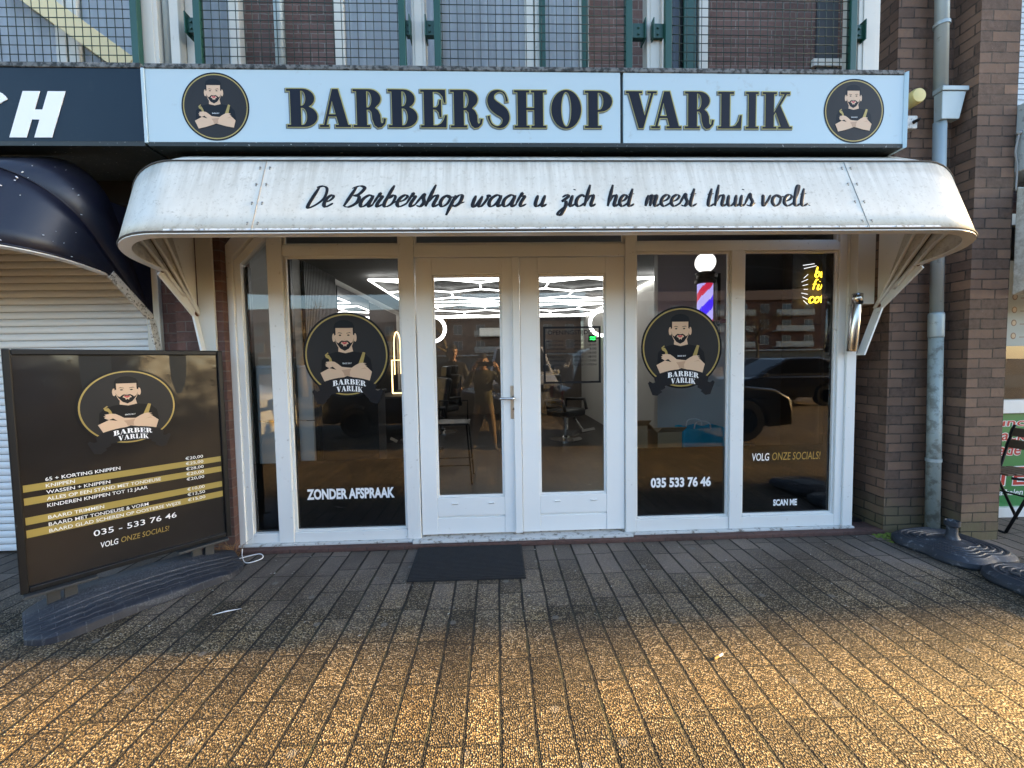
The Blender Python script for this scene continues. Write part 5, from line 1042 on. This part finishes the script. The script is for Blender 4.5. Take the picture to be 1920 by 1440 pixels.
for z in (1.96, 2.01): m.tube([(2.12, 6, z), (2.16, 6, z + .012), (2.2, 6, z - .006), (2.24, 6, z + .012)], .010, 6)
m.box(2.09, 2.27, 6.02, 6.03, 1.9, 2.07, 1); m.box(2.27, 2.369, 6.022, 6.028, 1.97, 1.99, 1); tag(m.build('green_sign', [led_green, letter_black], origin=(2.18, 6, 1.9)), 'small glowing green sign deep in the salon behind the opening hours', 'sign')

# ------------------------------------------------------------------ across the street (seen reflected in the glass)
def car_paint(name, col):
    m, nt, p = nmat(name); p.inputs['Base Color'].default_value = (*col, 1); p.inputs['Roughness'].default_value = .3; p.inputs['Coat Weight'].default_value = .8; p.inputs['Coat Roughness'].default_value = .05; p.inputs['Metallic'].default_value = .2; return m
car_glass = M('car_glass', (0.01, 0.012, 0.014), .08, var=.05); tyre_m = M('tyre', (0.012, 0.012, 0.012), .8); lamp_m = M('lamp_glass', (0.75, 0.74, 0.7), .15, metal=.5); plate_m = M('plate_yellow', (0.6, 0.4, 0.02), .5); grille_m = M('grille', (0.01, 0.01, 0.01), .4); red_l = M('tail_lamp', (0.3, 0.01, 0.01), .2)
def car(name, label, cat, paint, L, Wd, lower, cabin, wx, wr, loc, rot, group='cars and vans parked across the pavement'):
    T = thing(name, label, cat, (0, 0, 0), group); hw = Wd / 2
    F = frame((0, hw, 0), (1, 0, 0), (0, 0, 1))
    low = list(lower)                              # closed outline without arches, counter-clockwise from rear bottom
    bot = []
    for x in wx: bot += [(x + (wr + .06) * math.cos(R(q)), .33 + (wr + .06) * math.sin(R(q))) for q in range(190, -11, -20)]
    out = [(low[0][0], .3)] + [p for p in bot] + [(low[-1][0], .3)] + low[::-1]
    m = MB(); m.poly([out], F, Wd)
    zb, zt = min(p[1] for p in cabin), max(p[1] for p in cabin); yy = lambda z: hw * (1 - .2 * (z - zb) / (zt - zb)) - .03
    n = len(cabin); vs = [(x, -yy(z), z) for x, z in cabin] + [(x, yy(z), z) for x, z in cabin]
    m.add(vs, [tuple(range(n)), tuple(reversed(range(n, 2 * n)))] + [(i + n, (i + 1) % n + n, (i + 1) % n, i) for i in range(n)]); m.build('body', paint, T, bevel=.045, seg=3, auto=50)
    cx = sum(p[0] for p in cabin) / n; cz = sum(p[1] for p in cabin) / n
    for sg in (-1, 1):
        m = MB(); k = .84; q = [(cx + (x - cx) * k, cz + .02 + (z - cz) * .74) for x, z in cabin]; V = [(x, sg * (yy(z) + .006), z) for x, z in q]; m.add(V, [tuple(range(n)) if sg < 0 else tuple(reversed(range(n)))]); m.build('side_window', car_glass, T)
    fr_ = sorted(cabin, key=lambda p: p[0])[-2:]; a, b = sorted(fr_, key=lambda p: p[1]); a, b = Vector((a[0], 0, a[1])), Vector((b[0], 0, b[1]))
    a2, b2 = a.lerp(b, .1), a.lerp(b, .92); nv_ = Vector((b.z - a.z, 0, a.x - b.x)).normalized() * .008
    m = MB(); m.add([a2 + nv_ + Vector((0, -yy(a2.z) + .08, 0)), a2 + nv_ + Vector((0, yy(a2.z) - .08, 0)), b2 + nv_ + Vector((0, yy(b2.z) - .08, 0)), b2 + nv_ + Vector((0, -yy(b2.z) + .08, 0))], [(0, 1, 2, 3)]); m.build('windscreen', car_glass, T)
    for x in wx:
        for sg in (-1, 1):
            m = MB(); y = sg * (hw - .10); m.lathe([(wr * .62, -.1), (wr * .95, -.1), (wr, -.06), (wr, .06), (wr * .95, .1), (wr * .62, .1)], (x, y, wr), 28, 'y'); w = m.build('wheel', tyre_m, T, auto=40)
            m = MB(); m.lathe([(.05, sg * .085), (wr * .2, sg * .08), (wr * .22, sg * .05)], (x, y, wr), 16, 'y'); m.lathe([(wr * .62, sg * .1), (wr * .56, sg * .1), (wr * .54, sg * .05)], (x, y, wr), 24, 'y')
            for q in range(5): d = Vector((math.cos(q * 1.2566), 0, math.sin(q * 1.2566))); m.obox(Vector((x, y + sg * .075, wr)) + d * wr * .38, d * wr * .22, (0, .012, 0), Vector((-d.z, 0, d.x)) * .035)
            m.build('rim', steel, w)
    xf = max(p[0] for p in lower); zf = max(p[1] for p in lower if p[0] > xf - .3)
    for sg in (-1, 1):
        m = MB(); m.obox((xf - .06, sg * (hw - .24), zf - .13), (.09, 0, 0), (-.03, .2, 0) if sg > 0 else (.03, .2, 0), (0, 0, .085)); m.build('headlight', lamp_m, T, bevel=.03)
        m = MB(); m.obox((.01, sg * (hw - .14), .85), (.04, 0, 0), (0, .1, 0), (0, 0, .12)); m.build('tail_light', red_l, T, bevel=.02)
        m = MB(); m.obox((a.x - .25, sg * (hw + .06), a.z + .06), (.06, 0, 0), (0, .09, 0), (0, 0, .07)); m.build('mirror', paint, T, bevel=.03)
    m = MB(); m.box(xf - .05, xf + .012, -.5, .5, zf - .28, zf - .1); m.build('grille', grille_m, T, bevel=.02)
    m = MB(); m.box(xf + .0, xf + .02, -.26, .26, .42, .53); m.build('number_plate', plate_m, T)
    T.location = loc; T.rotation_euler = (0, 0, rot); return T
black_p, navy_p, white_p, grey_p = car_paint('paint_black', (.006, .006, .007)), car_paint('paint_dark_blue', (.008, .014, .03)), car_paint('paint_white', (.62, .62, .6)), car_paint('paint_grey', (.08, .085, .09))
suv_l = [(0, .5), (.02, .95), (.1, 1.02), (2.95, 1.02), (3.75, .93), (4.02, .78), (4.08, .5)]; suv_c = [(.12, 1.0), (.35, 1.62), (.6, 1.72), (2.0, 1.70), (2.98, 1.0)]
hat_l = [(0, .5), (.02, .85), (.08, .92), (2.75, .92), (3.45, .80), (3.68, .66), (3.72, .45)]; hat_c = [(.1, .9), (.45, 1.42), (.75, 1.48), (1.75, 1.46), (2.85, .9)]
van_l = [(0, .5), (.0, 1.1), (.05, 1.15), (3.55, 1.15), (4.2, .98), (4.35, .75), (4.38, .45)]; van_c = [(.03, 1.12), (.12, 1.88), (.3, 1.95), (2.75, 1.93), (3.65, 1.12)]
car('parked_suv', 'black off road car with bright headlight reflected in the right window', 'car', black_p, 4.08, 1.75, suv_l, suv_c, (.78, 3.2), .37, (1.15, -4.55, 0), 0)
car('parked_car', 'dark hatchback behind the photographer reflected in the left door', 'car', navy_p, 3.72, 1.65, hat_l, hat_c, (.65, 2.95), .30, (-3.55, -5.85, 0), 0)
car('parked_van', 'white van facing the shop, reflected in the right door', 'van', white_p, 4.38, 1.85, van_l, van_c, (.8, 3.5), .33, (.68, -11.6, 0), R(90))
car('parked_van', 'white van parked sideways, reflected in the left windows', 'van', white_p, 4.38, 1.6, van_l, van_c, (.8, 3.5), .33, (-8.4, -4.25, 0), 0)
car('parked_car', 'dark blue saloon further back, reflected in the right window above the off road car', 'car', navy_p, 3.72, 1.7, hat_l, hat_c, (.65, 2.95), .31, (10.6, -9.6, 0), R(180))
car('parked_car', 'grey hatchback standing on the far side of the road', 'car', grey_p, 3.72, 1.7, hat_l, hat_c, (.65, 2.95), .31, (14, -21, 0), R(0))
car('parked_car', 'black hatchback on the far side of the road facing left', 'car', black_p, 3.72, 1.7, hat_l, hat_c, (.65, 2.95), .31, (5.0, -14.5, 0), R(180))

pale = M('balcony_front', (0.5, 0.56, 0.56), .6, var=.1); pane_far = M('far_window', (0.12, 0.15, 0.18), .1, var=.5, vs=.6); fr_far = M('far_frame', (0.6, 0.6, 0.57), .6)
def block(x0, x1, y, floors, label, bx, step=4.2, h0=3.4, fh=2.9):
    T = thing('apartment_building', label, 'building', ((x0 + x1) / 2, y, 0), 'apartment buildings across the street'); H = h0 + floors * fh
    m = MB(); m.box(x0, x1, y - 10, y, 0, H); m.build('wall', brick_far, T)
    m = MB(); m.add([(x0 - .4, y + .5, H), (x1 + .4, y + .5, H), (x1 + .4, y - 5, H + 3.0), (x0 - .4, y - 5, H + 3.0), (x0 - .4, y - 10.5, H), (x1 + .4, y - 10.5, H)], [(0, 1, 2, 3), (3, 2, 5, 4), (0, 3, 4), (1, 5, 2), (0, 4, 5, 1)]); m.build('roof', M('roof_tiles', (0.07, 0.045, 0.04), .8, var=.3), T)
    wp = None; n = int((x1 - x0) / step)
    for f in range(floors):
        for i in range(n):
            cx = x0 + (i + .5) * step; z = h0 + f * fh + .5
            if wp is None:
                m = MB(); m.box(-.8, .8, 0, .06, 0, 1.7); m.box(-.72, -.04, .06, .07, .08, 1.62, 1); m.box(.04, .72, .06, .07, .08, 1.62, 1); wp = m.build('window', [fr_far, pane_far], None); w = wp
            else: w = wp.copy(); COL.objects.link(w)
            w.parent = T; w.matrix_parent_inverse = Matrix.Identity(4); w.location = (cx - (x0 + x1) / 2, .0, z)
    for a, b in bx:
        for f in range(floors):
            m = MB(); z = h0 + f * fh; m.box(a, b, y, y + 1.3, z, z + .15); m.box(a, b, y + 1.25, y + 1.3, z + .2, z + 1.05); m.build('balcony', pale, T)
    m = MB(); m.box(x0, x1, y + .01, y + .05, .2, 2.6); m.build('shop_windows', pane_far, T)
    m = MB(); m.box(x0, x1, y + .05, y + 1.2, 2.75, 3.0); m.build('shop_awning', pale, T); return T
block(18, 84, -72, 3, 'brick apartment block with pale balconies reflected in the far right window', ((28, 33), (40, 47), (51, 58), (63, 69)))
block(-26, 16, -75, 2, 'long brick apartment block reflected behind the photographer in the doors', ((-18, -13), (-4, 2)))
block(-90, -29, -72, 2, 'brick apartment block reflected in the narrow left window', ((-50, -44),))
bark = M('bark', (0.13, 0.10, 0.06), .9, var=.35, vs=12, bmp=.5, bs=30)
def tree(x, y, h, label, seed, thick=.16, spread=.55):
    random.seed(seed); T = thing('bare_tree', label, 'tree', (x, y, 0), 'bare winter trees across the street'); tr, tw = MB(), MB()
    def br(p, d, l, r, lev):
        n = 4; pts = [p]; q = p.copy(); dd = d.copy()
        for k in range(n): dd = (dd + Vector((random.gauss(0, .12), random.gauss(0, .12), random.gauss(.03, .06)))).normalized(); q = q + dd * (l / n); pts.append(q.copy())
        (tr if lev < 2 else tw).tube(pts, [r * (1 - .5 * k / n) for k in range(n + 1)], 7 if lev < 2 else 4, cap=lev < 2)
        if lev >= 4: return
        for k in range({0: 6, 1: 5, 2: 4, 3: 4}[lev]):
            t = random.uniform(.45, 1.0) if lev else random.uniform(.7, 1.0); b = pts[min(n, int(t * n))]; a = random.random() * 6.283; s_ = spread + .25 * random.random()
            e = dd.orthogonal().normalized(); e.rotate(Matrix.Rotation(a, 3, dd)); br(b, (dd * (1 - s_) + e * s_ + Vector((0, 0, .15))).normalized(), l * random.uniform(.5, .68), r * .42, lev + 1)
    br(Vector((x, y, 0)), Vector((0, 0, 1)), h * .5, thick, 0); tr.build('trunk', bark, T, smooth=True); tw.build('crown', bark, T)
tree(-9.2, -16.5, 6.0, 'knotty bare tree reflected above the left emblem', 4, .3, .62); tree(-2.2, -20, 9, 'tall bare tree reflected between the two men in the left door', 5)
tree(24, -34, 9, 'bare tree in front of the balconies, reflected in the far right window', 6); tree(-22, -28, 8, 'bare tree reflected in the narrow left window', 8); tree(9, -27, 9, 'bare tree beside the road, reflected in the right door', 11)

# ------------------------------------------------------------------ the two men (reflected in the left door)
def person(label, base, J, edges, mats, regions, face, head_c, head_r, look, hair_col, fingers=()):
    names = list(J); me = bpy.data.meshes.new('person'); me.from_pydata([J[k][0] for k in names], [(names.index(a), names.index(b)) for a, b in edges], [])
    o = bpy.data.objects.new('tmp', me); COL.objects.link(o); sk_ = o.modifiers.new('s', 'SKIN'); sb = o.modifiers.new('u', 'SUBSURF'); sb.levels = 2; sb.render_levels = 2
    for i, k in enumerate(names): me.skin_vertices[0].data[i].radius = J[k][1] if isinstance(J[k][1], tuple) else (J[k][1], J[k][1])
    me.skin_vertices[0].data[0].use_root = True
    dg = bpy.context.evaluated_depsgraph_get(); em = bpy.data.meshes.new_from_object(o.evaluated_get(dg)); bpy.data.objects.remove(o)
    m = MB(); vs = [v.co.copy() for v in em.vertices]
    for p in em.polygons: pass
    m.add(vs, [tuple(p.vertices) for p in em.polygons]); m.mi = [regions(p.center) for p in em.polygons]; bpy.data.meshes.remove(em)
    # head: one deformed ellipsoid with brow, eye sockets, nose, mouth and chin, sunk into the neck
    hc = Vector(head_c); fwd = Vector(look).normalized(); rgt = fwd.cross(Vector((0, 0, 1))).normalized(); up = rgt.cross(fwd); NU, NV = 36, 28; P = []
    for j in range(NV + 1):
        v = math.pi * j / NV; row = []
        for i in range(NU):
            u = 2 * math.pi * i / NU; x, y, z = math.sin(v) * math.sin(u), math.sin(v) * math.cos(u), math.cos(v)
            w = .78 - .12 * max(0, -z - .2); d = 1.0; X, Y, Z = x * w, y * .95, z * 1.22
            if y > 0:
                g_ = lambda cx, cz, s1, s2: math.exp(-((x - cx) / s1) ** 2 - ((z - cz) / s2) ** 2)
                Y += .20 * g_(0, -.12, .11, .2) * y + .05 * g_(0, .2, .5, .09) - .07 * (g_(-.32, .06, .15, .1) + g_(.32, .06, .15, .1)) + .05 * g_(0, -.47, .22, .05) - .03 * g_(0, -.42, .3, .03) + .07 * g_(0, -.8, .3, .16)
            for sx in (-1, 1): X += sx * .16 * math.exp(-((x * sx - 1) / .25) ** 2 - ((y + .02) / .16) ** 2 - ((z + .02) / .2) ** 2)
            row.append(hc + (rgt * X + fwd * Y + up * Z) * head_r)
        row.append(row[0]); P.append(row)
    k0 = len(m.f); m.grid(P, m=face)
    T = m.build('person', mats, None, smooth=True, origin=base); tag(T, label, 'person')
    inv = Matrix.Translation(-Vector(base))
    h = MB(); Q = []
    for j in range(11):
        v = math.pi * .56 * j / 10; row = []
        for i in range(NU + 1):
            u = 2 * math.pi * i / NU; x, y, z = math.sin(v) * math.sin(u), math.sin(v) * math.cos(u), math.cos(v)
            if y > .2: z = max(z, .42)
            row.append(hc + (rgt * x * .82 + fwd * y * .99 + up * z * 1.28) * head_r * 1.02)
        Q.append(row)
    h.grid(Q); o = h.build('hair', hair_col, None, smooth=True); o.parent = T; o.matrix_parent_inverse = inv
    e = MB()
    for sx in (-1, 1): e.lathe([(.012 * math.sin(q * .5236), -.012 * math.cos(q * .5236)) for q in range(7)], hc + (rgt * sx * .27 + fwd * .845 + up * .07) * head_r, 10)
    o = e.build('eyes', letter_black, None, smooth=True); o.parent = T; o.matrix_parent_inverse = inv
    return T, inv
skin_m = M('skin', (0.42, 0.24, 0.16), .55, var=.08); olive = M('olive_coat', (0.10, 0.095, 0.06), .8, var=.2, bmp=.3, bs=40); beige_t = M('tan_trousers', (0.22, 0.15, 0.1), .85, var=.15); shoe = M('shoe', (0.1, 0.085, 0.07), .6); blk = M('black_clothes', (0.012, 0.012, 0.014), .7, var=.2); hair_m = M('hair', (0.03, 0.022, 0.016), .7, var=.3, vs=60)
def body(cx, cy, z_sh, hands, stance, arms):
    J = {}
    hip = z_sh - .50
    J['pelvis'] = ((cx, cy, hip), (.155, .12)); J['waist'] = ((cx, cy, hip + .17), (.15, .115)); J['chest'] = ((cx, cy, z_sh - .1), (.175, .125)); J['neck'] = ((cx, cy + .01, z_sh + .05), .062); J['skull'] = ((cx, cy + .02, z_sh + .15), .065)
    E = [('pelvis', 'waist'), ('waist', 'chest'), ('chest', 'neck'), ('neck', 'skull')]
    for s_, sx in (('l', -1), ('r', 1)):
        dx, dy = stance[s_]
        J[s_ + 'hip'] = ((cx + sx * .095, cy, hip - .06), .1); J[s_ + 'knee'] = ((cx + sx * .1 + dx * .5, cy + dy * .5 + .03, hip * .53), .068); J[s_ + 'ankle'] = ((cx + sx * .1 + dx, cy + dy, .1), .048); J[s_ + 'heel'] = ((cx + sx * .1 + dx, cy + dy - .03, .045), .042); J[s_ + 'toe'] = ((cx + sx * .12 + dx, cy + dy + .17, .035), .036)
        E += [('pelvis', s_ + 'hip'), (s_ + 'hip', s_ + 'knee'), (s_ + 'knee', s_ + 'ankle'), (s_ + 'ankle', s_ + 'heel'), (s_ + 'heel', s_ + 'toe')]
        sh, el, wr, pa, fs = arms[s_]
        J[s_ + 'sh'] = (sh, .072); J[s_ + 'el'] = (el, .052); J[s_ + 'wr'] = (wr, .034); J[s_ + 'palm'] = (pa, (.04, .024))
        E += [('chest', s_ + 'sh'), (s_ + 'sh', s_ + 'el'), (s_ + 'el', s_ + 'wr'), (s_ + 'wr', s_ + 'palm')]
        for i, ch in enumerate(fs):
            pv = s_ + 'palm'
            for k, p in enumerate(ch): nm = f'{s_}f{i}{k}'; J[nm] = (p, .0095 - .001 * k); E.append((pv, nm)); pv = nm
    return J, E
# photographer, both hands raised to a phone in front of the face
cx, cy, zs = -.24, -3.82, 1.30
def curl(pa, dx, out): return [[(pa[0] + dx * .5 + dx * .0, pa[1] + .03, pa[2] - .03 + .022 * i), (pa[0] + dx * (1.0 + .1 * i), pa[1] + .055, pa[2] - .03 + .022 * i), (pa[0] + dx * 1.5, pa[1] + .045, pa[2] - .03 + .022 * i)] for i in range(4)] + [[(pa[0] + dx * .5, pa[1] - .01, pa[2] + .045), (pa[0] + dx * 1.1, pa[1] - .01, pa[2] + .06)]]
lp, rp = (-.37, -3.50, 1.44), (-.01, -3.50, 1.44)
arms = {'l': ((cx - .19, cy, zs - .03), (cx - .30, cy + .10, zs - .24), (-.385, -3.55, 1.37), lp, curl(lp, .035, 0)), 'r': ((cx + .19, cy, zs - .03), (cx + .36, cy + .08, zs - .22), (.01, -3.55, 1.37), rp, curl(rp, -.035, 0))}
J, E = body(cx, cy, zs, None, {'l': (-.06, .05), 'r': (.08, .12)}, arms)
def reg1(c):
    if c.y > -3.60 and c.z > 1.33: return 0
    if c.z > zs + .05: return 0
    if c.z > .76: return 1
    return 3 if c.z < .09 else 2
T1, inv = person('man in olive coat and tan trousers photographing the shop, reflected in the left door', (cx, cy, 0), J, E, [skin_m, olive, beige_t, shoe], reg1, 0, (cx, cy + .04, 1.50), .115, (0.1, 1, -.02), hair_m)
m = MB(); m.box(-.345, -.035, -3.472, -3.464, 1.42, 1.495); m.box(-.062, -.045, -3.464, -3.461, 1.465, 1.487, 1); tag(m.build('phone', [letter_black, grille_m], bevel=.003, origin=(-.19, -3.468, 1.45)), 'black phone held sideways in front of the face of the man in olive', 'phone')
# companion in black with hands in front
cx, cy, zs = -.80, -4.15, 1.46
hl, hr = (cx - .12, cy + .25, .98), (cx + .08, cy + .27, .98)
arms = {'l': ((cx - .2, cy, zs - .03), (cx - .27, cy + .03, zs - .31), (cx - .17, cy + .21, 1.0), hl, curl(hl, .03, 0)), 'r': ((cx + .2, cy, zs - .03), (cx + .28, cy + .04, zs - .31), (cx + .14, cy + .22, 1.0), hr, curl(hr, -.03, 0))}
J, E = body(cx, cy, zs, None, {'l': (-.05, .02), 'r': (.06, .1)}, arms)
def reg2(c):
    if c.y > cy + .215 and .9 < c.z < 1.05: return 0
    if c.z > zs + .06: return 0
    return 1
person('taller man in black clothes standing beside the photographer, reflected in the left door', (cx, cy, 0), J, E, [skin_m, blk], reg2, 0, (cx, cy + .03, 1.68), .118, (.5, 1, -.05), hair_m)
